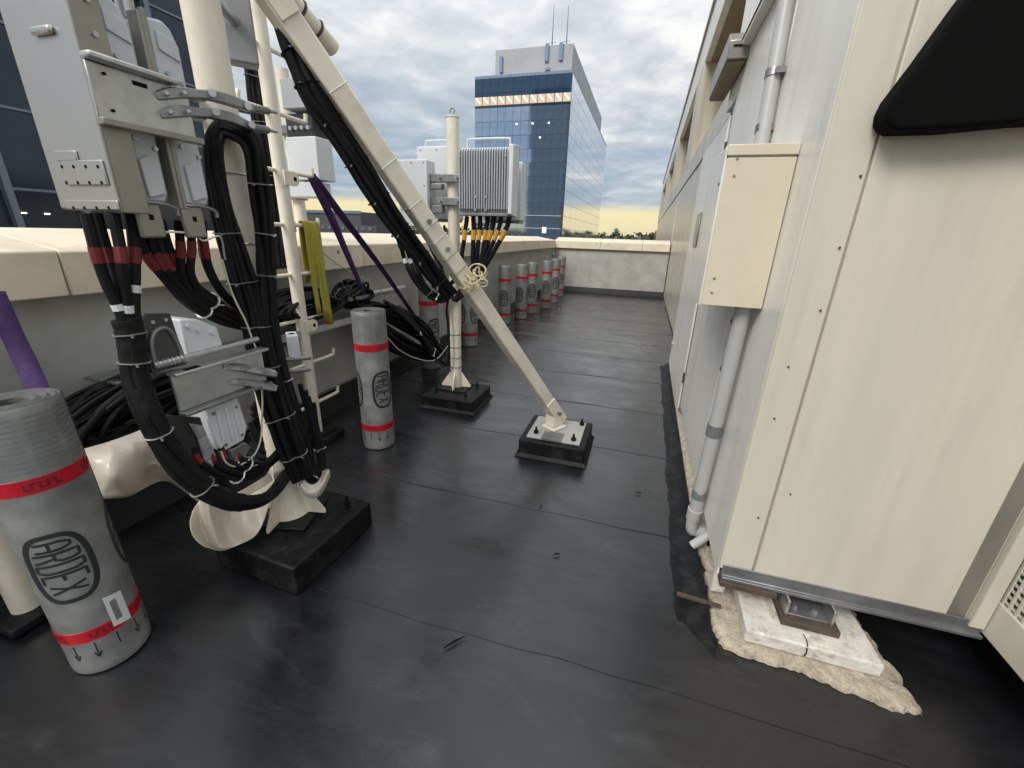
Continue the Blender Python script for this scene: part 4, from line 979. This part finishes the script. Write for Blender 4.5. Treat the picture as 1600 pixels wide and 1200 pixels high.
MB().prism([(.83, .76), (.83, .94), (.99, .86), (1.0, .70), (.95, .66)], 'x', -1.475, -1.462).build('shield_plate', DARKM, r2, bevel=.004)
MB().prism([(.955, .80), (.94, .86), (.985, .83), (1.005, .70), (.985, .655), (.96, .70)], 'x', -1.461, -1.452).build('film_wrap', CLEARP, r2, bevel=.003)
MB().prism([(1.07, .63), (1.06, .69), (1.13, .69), (1.15, .66), (1.11, .625)], 'x', -1.47, -1.45).build('bottom_tab', GALVD, r2, bevel=.003)

pa2 = thing('panel_antenna', 'grey panel antenna edge between the mast and the step pole at the top', 'antenna', PM(380, 105, -.35))
q0, q1 = PM(366, 60, -.35), PM(392, 105, -.35)
hv = VS * (.055 if (q1 - q0).dot(VS) > 0 else -.055); pc = (q0 + q1) / 2; pc.z = 0
bx_ = MB(); pts4 = [pc - hv - VN * .04, pc + hv - VN * .04, pc + hv + VN * .04, pc - hv + VN * .04]
bx_.add([p + Vector((0, 0, q1.z)) for p in pts4] + [p + Vector((0, 0, 3.2)) for p in pts4], [(0, 1, 2, 3), (4, 5, 6, 7), (0, 1, 5, 4), (1, 2, 6, 5), (2, 3, 7, 6), (3, 0, 4, 7)]); bx_.build('panel', FINM, pa2, bevel=.008)
MB().cyl(pc + Vector((0, 0, 2.3)), Vector((MX, MY, 2.3)), .02, 10).build('stand_off', GALV, pa2)
jb = thing('junction_box', 'small white box clamped to the mast beside the step pole', 'box', PM(458, 550, -.18))
a_, b_q = PM(447, 522, -.18), PM(469, 556, -.18)
jc = (a_ + b_q) / 2; jw = abs((b_q - a_).dot(VS)) / 2; jh = abs(a_.z - b_q.z) / 2
pts4 = [jc - VS * jw - VN * .05, jc + VS * jw - VN * .05, jc + VS * jw + VN * .05, jc - VS * jw + VN * .05]
bj = MB(); bj.add([p - Vector((0, 0, jh)) for p in pts4] + [p + Vector((0, 0, jh)) for p in pts4], [(0, 1, 2, 3), (4, 5, 6, 7), (0, 1, 5, 4), (1, 2, 6, 5), (2, 3, 7, 6), (3, 0, 4, 7)]); bj.build('housing', RADW, jb, bevel=.004)
MB().box(jc.x - .012, jc.x + .012, jc.y - .012, jc.y + .012, jc.z + jh, jc.z + jh + .002).build('slot', HOLE, jb)
for py in (562, 580): MB().tube(cr([PM(420, py - 2, -.07), PM(452, py, -.12), PM(484, py - 3, -.2)], 4), .011, 8).build('clamp_jaw', ALU, jb)
# radio units and dark gear behind the step pole
r3 = thing('radio_unit', 'grey radio box high behind the step pole', 'radio unit', (-2.48, 2.78, 2.1), 'radio boxes behind the step pole')
q0, q1 = onY(2.75, 436, 122), onY(2.75, 484, 168)
MB().box(q0.x, q1.x, 2.75, 2.95, q1.z, q0.z).build('body', FINM, r3, bevel=.006)
q2 = onY(2.75, 436, 175); q3 = onY(2.75, 482, 210)
MB().box(q2.x, q3.x, 2.80, 2.95, q3.z, q2.z).build('connector_bay', DARKM, r3, bevel=.006)
for i in range(4): MB().cyl((q2.x + .05 + i * .05, 2.775, q3.z + .05), (q2.x + .05 + i * .05, 2.80, q3.z + .05), .014, 10).build('connector', GALV, r3)
r4 = thing('radio_unit', 'white radio box behind the step pole at eye level', 'radio unit', (-2.4, 2.8, 1.7), 'radio boxes behind the step pole')
q0, q1 = onY(2.75, 446, 214), onY(2.75, 500, 281)
MB().box(q0.x, q1.x, 2.75, 2.92, q1.z, q0.z).build('body', RADW, r4, bevel=.006)
q2, q3 = onY(2.75, 446, 284), onY(2.75, 497, 308)
MB().box(q2.x, q3.x, 2.76, 2.90, q3.z, q2.z).build('lower_cover', RADW, r4, bevel=.006)
bp_ = onY(2.98, 465, 300)
pp_ = thing('radio_post', 'short cream pole hidden behind the step pole radios', 'post', (bp_.x, 2.98, 0))
MB().cyl((bp_.x, 2.98, .012), (bp_.x, 2.98, 2.6), .045, 20).build('tube', CREAM, pp_)
MB().box(bp_.x - .12, bp_.x + .12, 2.86, 3.1, .008, .012 + .05).build('foot_block', BITU, pp_, bevel=.01)
for zz in (1.75, 2.2): MB().box(bp_.x - .05, bp_.x + .05, 2.90, 3.03, zz - .03, zz + .03).build('clamp', GALVD, pp_, bevel=.004)

# ================================================================== CABLES
def bundle(name, label, cat='cable', paths=(), r=.0125, ties=(), bands=(), loc=None, group=None, tie_r=None, nseg=8, mt=CABLE, n=9, tie_m=TIE):
    if loc is None: loc = paths[0][-1]
    t = thing(name, label, cat, loc, group); P = []
    for i, p in enumerate(paths):
        c = cr(p, nseg); ri = r[i] if isinstance(r, list) else r * random.uniform(.86, 1.10)
        c = [q + Vector((noise.noise(q * 9 + Vector((i * 3.1, 0, 0))), noise.noise(q * 9 + Vector((0, i * 3.1, 0))), 0)) * .005 for q in c]; P.append(c)
        o = MB().tube(c, ri, n).build('cable', mt, t)
        for (ci, f0, f1, bm) in bands:
            if ci == i or ci is None:
                k = len(c) - 1; a, b = f0 * k, f1 * k
                def at(f): j = min(int(f), k - 1); return c[j].lerp(c[j + 1], f - j)
                MB().tube([at(a), at((a + b) / 2), at(b)], ri * 1.10, n).build('tape_band', bm, o)
    for f in ties:
        pts_ = []
        for c in P: k = len(c) - 1; q = f * k; j = min(int(q), k - 1); pts_.append(c[j].lerp(c[j + 1], q - j))
        ctr = sum(pts_, Vector()) / len(pts_); c = P[0]; j = min(int(f * (len(c) - 1)), len(c) - 2); ax = (c[j + 1] - c[j]).normalized()
        u = ax.orthogonal().normalized(); w = ax.cross(u)
        rr0 = r[0] if isinstance(r, list) else r; loop = []
        for a in range(21):
            d = u * math.cos(a * math.pi / 10) + w * math.sin(a * math.pi / 10)
            e = max((p - ctr).dot(d) for p in pts_) + rr0 * 1.12; loop.append(ctr + d * e)
        MB().tube(loop, .0022, 5, caps=False, rx=.0045).build('cable_tie', tie_m, t)
        tq = max(loop, key=lambda p: (p - ctr).dot(O - ctr)); MB().bar([tq, tq + (O - ctr).normalized() * .004 + ax * .004 + (tq - ctr).normalized() * .022], .003, .006).build('tie_tail', TIE, t)
    return t
def spread(ctrl, k, dep=.02, rnd=1.5, f=PM, seed=0, twist=True):
    """ctrl: (px, py, width_px, depth offset); k cables spread over the width"""
    rg = random.Random(seed); out = []
    for i in range(k):
        u = (i + .5) / k - .5; path = []
        ph = rg.uniform(0, 6.28)
        for j, (px, py, wd, off) in enumerate(ctrl):
            q0 = ctrl[max(j - 1, 0)]; q1 = ctrl[min(j + 1, len(ctrl) - 1)]
            dx, dy = q1[0] - q0[0], q1[1] - q0[1]; l_ = math.hypot(dx, dy) or 1
            s_ = u * wd + rg.uniform(-rnd, rnd)
            path.append(f(px - dy / l_ * s_ * -1 if False else px + dy / l_ * s_, py - dx / l_ * s_, off + dep * math.sin(ph + j * .7)))
        out.append(path)
    return out
# main bundle down the mast, left strand looping over from behind
bundle('cable_bundle', 'thick black cable bundle strapped down the left of the mast', paths=spread([
    (372, 190, 14, -.06), (350, 196, 24, .03), (333, 225, 26, .10), (338, 280, 26, .11), (352, 350, 32, .11), (373, 420, 42, .11), (394, 490, 42, .11), (410, 560, 42, .12), (430, 630, 44, .12), (454, 700, 42, .12), (474, 748, 36, .10)], 7, .018, 1.2, seed=1), r=.0125, ties=(.42, .53, .63, .72, .83, .92), loc=(MX, MY, .17))
bundle('cable_bundle', 'black cable bundle strapped down the right of the mast', paths=spread([
    (330, 198, 16, .02), (362, 202, 24, .10), (392, 222, 26, .11), (402, 270, 30, .10), (410, 330, 30, .09), (416, 400, 26, .09), (418, 460, 25, .09), (424, 530, 26, .08), (444, 610, 30, .08), (464, 680, 32, .07), (484, 742, 26, .06)], 6, .014, 1.2, seed=2), r=.0122, ties=(.33, .45, .55, .78), loc=(MX + .03, MY, .17))
bundle('cable_bundle', 'black cables running up between the mast and the step pole', paths=spread([
    (388, -20, 24, -1.25), (392, 60, 24, -1.25), (400, 140, 24, -1.25), (412, 210, 24, -1.25), (424, 300, 22, -1.25), (436, 420, 20, -1.25)], 5, .012, 1, seed=3), r=.019, ties=(.35, .55, .75), loc=PM(436, 420, -1.25))
# cables under the panel antenna
def PA(px, py, off=0): return onX(-1.47 + off, px, py)
ps = [[PA(xa, 333, o), PA((xa + xb) / 2, 368, o), PA(xb, 405, o), PA((xb + xc) / 2, 445, o * .6), PA(xc, 485, o * .3), PA(xc + 8, 525, 0)] for xa, xb, xc, o in ((131, 153, 189, .0), (151, 171, 195, -.03), (179, 191, 200, .03), (203, 209, 211, .02))]
bundle('cable_bundle', 'black cables with red bands dropping below the panel antenna', paths=ps, r=.0150, bands=[(None, .30, .43, DRED), (0, .75, .80, WHT), (2, .76, .82, WHT), (3, .60, .66, WHT)], loc=ps[0][-1])
sl = [PA(198, 500, .0), PA(207, 540, .0), PA(217, 600, .0), PA(237, 655, .02), PA(272, 715, .03), PA(318, 762, .05), PA(370, 785, .06), PA(420, 775, .03), PM(452, 735, .07)]
slp = []
for i in range(7):
    a = i * 2 * math.pi / 6; q = 0 if i == 6 else .021
    slp.append([p + (VN * math.cos(a + k * .25) + Vector((0, 0, 1)) * math.sin(a + k * .25) * .4 + VS * math.sin(a + k * .25)) * q for k, p in enumerate(sl)])
sv = bundle('cable_bundle', 'fat black taped cable bundle sweeping from the antenna to the mast foot', paths=slp, r=.0165, ties=(.07, .18, .42, .62), loc=sl[-1], n=9)
slc = cr(sl, 8)
for a, b in ((0, 13), (17, 24), (38, 50)): MB().tube(slc[a:b], [.036 + .0015 * math.sin(k * 1.7) for k in range(b - a)], 14).build('tape_wrap', CABLE, sv)
ps = [[PA(x0, 345, o), PA(x0 + 3, 385, o), PA(x1, 430, o - .02), PA(x1 + 30, 470, o - .06), PA(x1 + 75, 498, -.10), PM(420, 520, -.12)] for x0, x1, o in ((278, 285, .0), (296, 300, .01), (316, 330, -.02))]
bundle('cable_bundle', 'black cables with red bands below the radio units beside the mast', paths=ps, r=.0145, bands=[(None, .16, .28, DRED)], loc=ps[0][-1])
ps = [[PA(215 + i * 12, 345, -.03 - .01 * i), PA(228 + i * 13, 395, -.03), PA(262 + i * 12, 440, -.04), PA(310 + i * 9, 485 - i * 5, -.07), PM(372, 510 - i * 8, -.10), PM(425, 512 - i * 8, -.14)] for i in range(4)]
bundle('cable_bundle', 'black cables swinging from the radio units behind the mast', paths=ps, r=.0165, bands=[(None, .20, .31, DRED)], ties=(.6,), loc=ps[0][-1])
# lower gear leads
ps = [[PA(300 + i * 22, 700 - i * 4, .0), PA(312 + i * 20, 722 - i * 3, .01), PA(345 + i * 16, 742 - i * 6, .02), PA(395 + i * 8, 745 - i * 8, .0), PM(445 + i * 5, 705 - i * 10, .0)] for i in range(4)]
bundle('cable_bundle', 'short cables with dark red bands under the lowest radio unit', paths=ps, r=.012, bands=[(None, .10, .26, DRED)], ties=(.55,), loc=ps[0][-1])
ps = [[PM(392, 660 + i * 16, -.02 - .02 * i), PM(410, 690 + i * 12, .0), PM(438, 690 + i * 8, .0), PM(448, 640 + i * 10, -.05), PM(425, 600 + i * 12, -.08), PM(392, 640 + i * 10, -.06)] for i in range(5)]
bundle('cable_bundle', 'coiled black cables tangled behind the lowest radio unit', paths=ps, r=.012, loc=ps[0][0])
ps = [[PM(470 + i * 6, 600 + i * 10, -.05), PM(485 + i * 4, 660 + i * 5, -.04), PM(500 + i * 2, 720, -.02), PM(490, 750, .02), PM(470, 742 - i * 6, .05)] for i in range(4)]
bundle('cable_bundle', 'black cables bunched right of the mast foot', paths=ps, r=.013, ties=(.4, .7), loc=ps[0][-1])
# earth wires
bundle('earth_wire', 'thin pale green wire drooping beside the lower mast', paths=[[PA(346, 705, .02), PA(356, 724, .03), PA(376, 727, .03), PA(402, 705, .03), PM(410, 660, .15), PM(404, 560, .15), PM(372, 480, .15), PM(347, 405, .15)]], r=.0035, mt=WIRE, loc=PA(376, 727, .03))
bundle('earth_wire', 'thin white wire looping under the radio units', paths=[[PA(222, 362, .06), PA(234, 370, .06), PA(262, 363, .06), PA(300, 365, .06), PA(318, 376, .06), PA(345, 370, .06), PM(352, 405, .15)]], r=.0035, mt=WHT, loc=PA(262, 363, .06))
# bundle under the strut
SN = sidev if sidev.y < 0 else -sidev
def PS(px, py, off=0.0): return onP(foot + SN * off, SN, px, py)
bundle('cable_bundle', 'heavy black cable bundle strapped under the diagonal strut', paths=spread([
    (412, -60, 24, -.08), (438, 20, 28, -.05), (465, 95, 32, -.02), (490, 150, 34, 0), (533, 218, 31, 0), (578, 286, 29, 0), (614, 343, 27, 0), (650, 392, 24, 0), (682, 436, 22, -.02), (704, 462, 20, -.05)], 6, .015, 1.0, f=PS, seed=5), r=.0155, ties=(.2, .3, .4, .5, .6, .7, .8, .9), tie_m=CABLE, loc=PS(700, 462))
LP = lambda px, py, k: onP(Vector((RX, RY, 0)) + Vector((0, -1, 0)) * (.12 + k), Vector((0.42, -.9, 0)).normalized(), px, py)
ps = [[PS(612 + i * 9, 335 + i * 8, -.02), LP(626 + i * 8, 385, .2), LP(640 + i * 7, 425, .1), LP(664 + i * 4, 458 - i * 2, .05), LP(690, 471 - i * 5, .0), LP(708, 458 - i * 3, -.02)] for i in range(3)]
bundle('cable_loop', 'black cable loop sagging from the strut to the radio post', paths=ps, r=.016, ties=(.62, .72), bands=[(None, .30, .335, WHT)], loc=ps[0][-1])
ps = [[LP(705, 455, 0), LP(698, 480, -.02), LP(700, 510, -.02), LP(701, 560, -.02), LP(694, 572, -.04), LP(680, 560, -.06)]]
bundle('cable', 'single black cable running down the left of the radio post', paths=ps, r=.011, loc=ps[0][-1])
# leads below the post radios
ps = []
for i, (x0, x1) in enumerate(((729, 717), (740, 738), (751, 742), (762, 747), (772, 744), (783, 746), (796, 750))):
    ps.append([onY(3.27, x0, 338), onY(3.27, x0 + (x1 - x0) * .1, 356), onY(3.28, x0 + (x1 - x0) * .55, 395), onY(3.30, x1, 428), onY(3.33, x1 - 18, 452), LP(712, 470, .01)])
bundle('cable_bundle', 'black radio leads with yellow bands under the finned unit', paths=ps, r=.0185, bands=[(None, .22, .30, YEL)], loc=ps[0][-1])
ps = [[onY(3.36, x0, 352), onY(3.36, x0 + 2, 380), onY(3.38, 690, 420), onY(3.39, 702, 455)] for x0 in (668, 682, 694)]
bundle('cable_bundle', 'black leads with orange bands under the left post radios', paths=ps, r=.012, bands=[(None, .18, .34, YEL)], loc=ps[0][-1])
# rope tangle on the strut
rg = random.Random(11); ctr = PS(742, 436, .06); pth = []
for i in range(90):
    a = i * .9; q = .028 + .014 * math.sin(i * .37)
    pth.append(ctr + Vector((.05 * math.sin(i * .21) + q * math.cos(a), .02 * math.sin(i * .5) - .02, .045 * math.cos(i * .17 + .6) + q * math.sin(a))))
tg = thing('rope', 'tangled cream rope tied round the strut by the cables', 'rope', ctr)
MB().tube(cr(pth, 3), .0042, 5).build('tangle', ROPE, tg)
c1 = PS(722, 447, 0); u = sidev * .05; v_ = sidev.cross(d_).normalized() * .05
tt = ((c1 - foot).dot(d_)); c1 = foot + d_ * tt
MB().tube([c1 + u + v_, c1 - u + v_, c1 - u - v_, c1 + u - v_, c1 + u + v_], .005, 6, caps=False).build('lashing', ROPE, tg)

# cable tray by the wall and coils on it
ty = thing('cable_tray', 'grey cable tray bracketed along the parapet below the coils', 'tray', (-2.4, 2.7, .8))
MB().box(-2.49, -2.20, 1.2, 3.55, .80, .812).build('tray_bed', GALVD, ty, bevel=.002)
MB().box(-2.20, -2.195, 1.2, 3.55, .80, .85).build('tray_lip', GALV, ty, bevel=.001)
for yy in (1.4, 2.2, 3.0): MB().box(-2.49, -2.21, yy, yy + .03, .74, .799).build('bracket', GALVD, ty, bevel=.003)
MB().bar([onX(-2.25, 545, 468), onX(-2.25, 622, 454)], .03, .02).build('unistrut', GALVD, ty)
MB().box(-2.468, -2.46, 3.0, 4.1, .93, .96).build('wall_rail', PANELW, ty, bevel=.002)
def coil(name, label, c, rx_, rz_, n, seed, tilt=(0, 0), r=.011, jx=.05, f=None, tail=None):
    rg = random.Random(seed); paths_ = []
    for i in range(n):
        k = 18; p = []
        a0 = rg.uniform(0, 6.28); ex = rg.uniform(.6, 1.03); ez = rg.uniform(.15, 1.05); ox = rg.uniform(-jx, jx)
        for j in range(k + 1):
            a = a0 + 2 * math.pi * j / k * .97
            p.append(f(math.cos(a) * rx_ * ex, math.sin(a) * rz_ * ez, ox + .02 * math.sin(a * 2 + i)) + Vector(c))
        paths_.append(p)
    return paths_
# long coil leaning from the tray down to the deck
axd = (onX(-2.12, 690, 548) - onX(-2.25, 560, 470)); cm = (onX(-2.12, 690, 548) + onX(-2.25, 560, 470)) / 2
ln = axd.length / 2; au = axd.normalized(); bu = Vector((-.12, -.55, -.85)); bu = (bu - au * bu.dot(au)).normalized(); nu = au.cross(bu)
ps = coil('c', '', cm, ln * .98, .20, 42, 4, f=lambda a, b, o: au * a + bu * (b + .05) + nu * o, jx=.06)
bundle('cable_coil', 'long coil of black cable slung from the tray towards the radio post', paths=ps, r=.0115, loc=cm, nseg=3, n=7)
ps = [[onX(-2.1, 600 + i * 6, 470 + i * 3), onX(-2.08, 640 + i * 3, 505 + i * 3), onX(-2.05, 672, 540 + i * 2), onX(-2.02, 690, 558), onX(-2.0, 693, 566)] for i in range(7)]
bundle('cable_bundle', 'taped black cable ends hanging in front of the second roll', paths=ps, r=.016, ties=(.3, .55, .8), loc=ps[0][-1])
e0 = onX(-2.0, 688, 552); e1 = onX(-1.98, 698, 568); e2 = onX(-1.95, 716, 564)
bundle('cable_end', 'fat black capped cable end lying at the radio post', paths=[[e0, onX(-1.99, 688, 565), e1, e2]], r=.03, loc=e1, n=12)
ps = coil('c', '', (-2.31, 2.45, .98), .34, .12, 22, 9, f=lambda a, b, o: Vector((o * 1.6, a, b)), jx=.06)
bundle('cable_coil', 'black cable coil lying on the tray behind the step pole', paths=ps, r=.012, loc=(-2.31, 2.45, .82), nseg=3, n=7)
ps = coil('c', '', (-2.32, 3.05, .97), .17, .13, 16, 12, f=lambda a, b, o: Vector((o * 1.5, a, b + .02)), jx=.06)
bundle('cable_coil', 'small tight black cable coil at the end of the tray', paths=ps, r=.011, loc=(-2.32, 3.05, .82), nseg=3, n=7)
ps = coil('c', '', (-2.27, 1.25, .68), .36, .13, 26, 21, f=lambda a, b, o: Vector((o * 1.8, a, b + a * .15)), jx=.07)
bundle('cable_coil', 'black cable coil slumped by the wall behind the nearest roll', paths=ps, r=.012, loc=(-2.27, 1.25, .5), nseg=3, n=7)
bundle('earth_wire', 'thin pale wire hanging from the coping down to the coils', paths=[[onX(-2.4, 498, 388), onX(-2.38, 515, 404), onX(-2.36, 550, 426), onX(-2.34, 580, 440), onX(-2.3, 600, 458)]], r=.004, mt=WIRE, loc=onX(-2.3, 600, 458))
bundle('earth_wire', 'thin pale wire looping across the deck to the radio post', paths=[[onX(-2.05, 600, 520), onX(-2.0, 622, 545), onX(-1.95, 650, 560), onX(-1.85, 680, 562), onX(-1.75, 702, 535), onX(-1.7, 705, 500)]], r=.004, mt=WIRE, loc=onX(-1.95, 650, 560))

# ================================================================== STRAPS
def strap(name, label, pts_, w0, w1, mt, nrm, cat='strap', n=10, th=.0025):
    c = cr(pts_, n); rows_ = []
    k = len(c) - 1
    for i, p in enumerate(c):
        t = (c[min(i + 1, k)] - c[max(i - 1, 0)]).normalized(); nn = Vector(nrm(i / k)); s_ = t.cross(nn).normalized(); w = (w0 + (w1 - w0) * i / k) / 2
        rows_.append([p - s_ * w, p, p + s_ * w])
    return tag(MB().grid(rows_).build(name, mt, None, solid=th, loc=c[-1]), label, cat)
k0 = Vector((LX0, LY0 + .262, 1.85))
def facing(tw0, tw1, p):
    v0 = (O - p); v0.z = 0; v0.normalize()
    return lambda t: Matrix.Rotation(tw0 + (tw1 - tw0) * t, 3, 'Z') @ v0
strap('purple_strap', 'bright purple webbing strap slanting steeply from the step pole to the tray', [k0, onX(-2.22, 520, 345), onX(-2.24, 548, 410), onX(-2.27, 574, 470)], .060, .050, PURP, facing(.1, 1.0, k0))
strap('purple_strap', 'dark purple webbing strap stretched further right towards the deck', [k0 + Vector((.01, .01, -.02)), onX(-2.20, 540, 345), onX(-2.17, 600, 425), onX(-2.12, 672, 530)], .058, .050, PURP, facing(-.2, -.9, k0))
ysb = thing('yellow_strap', 'faded yellow lifting sling draped over a rung of the step pole', 'strap', (LX0, LY0 + .19, 1.55))
for i, (dy, z1, dx) in enumerate(((.13, .93, .03), (.16, 1.20, .024), (.19, .90, .031), (.215, .86, .026), (.235, .84, .033))):
    rows_ = []
    pth = cr([(LX0 - dx, LY0 + dy + .006, 1.15 + .03 * i), (LX0 - .02, LY0 + dy, 1.50), (LX0, LY0 + dy, 1.556), (LX0 + .02, LY0 + dy + .002, 1.50), (LX0 + dx, LY0 + dy + .010 * math.sin(i), 1.2), (LX0 + dx, LY0 + dy + .012, z1)], 5)
    wv = .042 if i != 1 else .02
    for p in pth: rows_.append([p + Vector((.004 * (e % 2), (e - 1.5) * wv / 3, 0)) for e in range(4)])
    MB().grid(rows_).build('web_fold', YSTR, ysb, solid=.004)
strap('purple_strap', 'deep purple strap hanging from the left step pole rung above the nearest roll', [onX(-2.19, -10, 455), onX(-2.10, 18, 520), onX(-2.0, 44, 575), onX(-1.9, 66, 625)], .055, .06, PURP, facing(.2, -.2, Vector((-2, .9, 1))))

# ================================================================== VINYL SHEETS ROUND THE MAST FOOT
def sheet(name, label, rows_, res=12):
    # smooth patch through a grid of control points
    A = [cr(r_, res) for r_ in rows_]; B = []
    for j in range(len(A[0])): B.append(cr([a[j] for a in A], res))
    for i, c in enumerate(B):
        for j, p in enumerate(c): c[j] = p + Vector((1, -.7, .5)) * (.020 * noise.noise(p * 7) + .009 * (1 - min(1, 2.2 * abs(noise.noise(Vector((p.x * 9 + p.z * 4, p.y * 9 - p.z * 6, 3.3)))))) ** 2)
    return tag(MB().grid(B).build(name, VINYL, None, solid=.004, loc=B[0][0]), label, 'sheet')
Q = lambda px, py, x: onX(x, px, py)
sheet('vinyl_sheet', 'crumpled cream vinyl sheet slumped behind the nearest roll', [
    [Q(130, 702, -2.02), Q(172, 690, -2.02), Q(210, 676, -2.02), Q(235, 664, -2.0)],
    [Q(136, 722, -1.96), Q(180, 716, -1.90), Q(222, 700, -1.96), Q(245, 690, -1.97)],
    [Q(146, 752, -1.93), Q(190, 745, -1.86), Q(232, 722, -1.99), Q(272, 722, -1.90)],
    [Q(160, 778, -1.95), Q(205, 772, -1.92), Q(238, 742, -2.03), Q(290, 752, -1.86)],
    [Q(170, 774, -2.0), Q(212, 768, -1.98), Q(262, 752, -2.02), Q(318, 790, -1.85)]])
sheet('vinyl_sheet', 'cream vinyl sheet cupped open at the left of the mast foot', [
    [PM(300, 800, .10), PM(312, 782, .05), PM(326, 775, .12), PM(345, 780, .0), PM(372, 782, .03), PM(400, 765, .0), PM(426, 728, .06)],
    [PM(297, 818, .16), PM(312, 806, .09), PM(327, 800, .16), PM(348, 802, .04), PM(378, 796, .09), PM(404, 776, .05), PM(427, 736, .08)],
    [PM(302, 838, .20), PM(318, 830, .13), PM(332, 826, .19), PM(352, 824, .10), PM(384, 812, .14), PM(408, 788, .09), PM(427, 742, .09)],
    [PM(316, 852, .21), PM(330, 852, .16), PM(344, 852, .21), PM(362, 844, .15), PM(392, 826, .17), PM(412, 796, .12), PM(428, 748, .10)],
    [PM(334, 858, .18), PM(345, 860, .18), PM(356, 858, .20), PM(374, 852, .18), PM(400, 836, .19), PM(415, 804, .15), PM(428, 754, .11)]])
sheet('vinyl_sheet', 'curled cream vinyl offcut right of the mast foot', [
    [PM(462, 752, .09), PM(478, 768, .10), PM(498, 768, .08), PM(514, 748, .06)],
    [PM(466, 762, .12), PM(480, 776, .13), PM(500, 774, .11), PM(516, 744, .09)],
    [PM(470, 758, .15), PM(484, 770, .16), PM(502, 760, .14), PM(514, 734, .10)],
    [PM(474, 752, .10), PM(488, 757, .11), PM(500, 748, .08), PM(504, 736, .03)]])
sheet('vinyl_sheet', 'small cream vinyl flap tucked under the lowest cables', [
    [PA(352, 772, .02), PA(372, 768, .0), PA(400, 752, -.02), PA(420, 738, -.03)],
    [PA(362, 780, .04), PA(382, 776, .02), PA(405, 764, .0), PA(425, 750, -.02)]])

# small litter on the deck
for (px, py, l_, a, lab) in [(870, 866, .02, .4, 'tiny dark scrap on the deck in the middle foreground'), (710, 1003, .05, .9, 'thin dark splinter on the deck in the near foreground'), (998, 770, .022, .1, 'small dark scrap on the deck near the right wall'), (846, 790, .012, 1.2, 'tiny dark pellet on the deck in front of the strut plinth')]:
    p = onZ(.012, px, py); d = Vector((math.cos(a), math.sin(a), 0)) * l_
    tag(MB().tube([p - d, p + Vector((0, 0, .003)), p + d], [.002, .005, .001], 6).build('scrap', HOLE, None, loc=p), lab, 'debris')
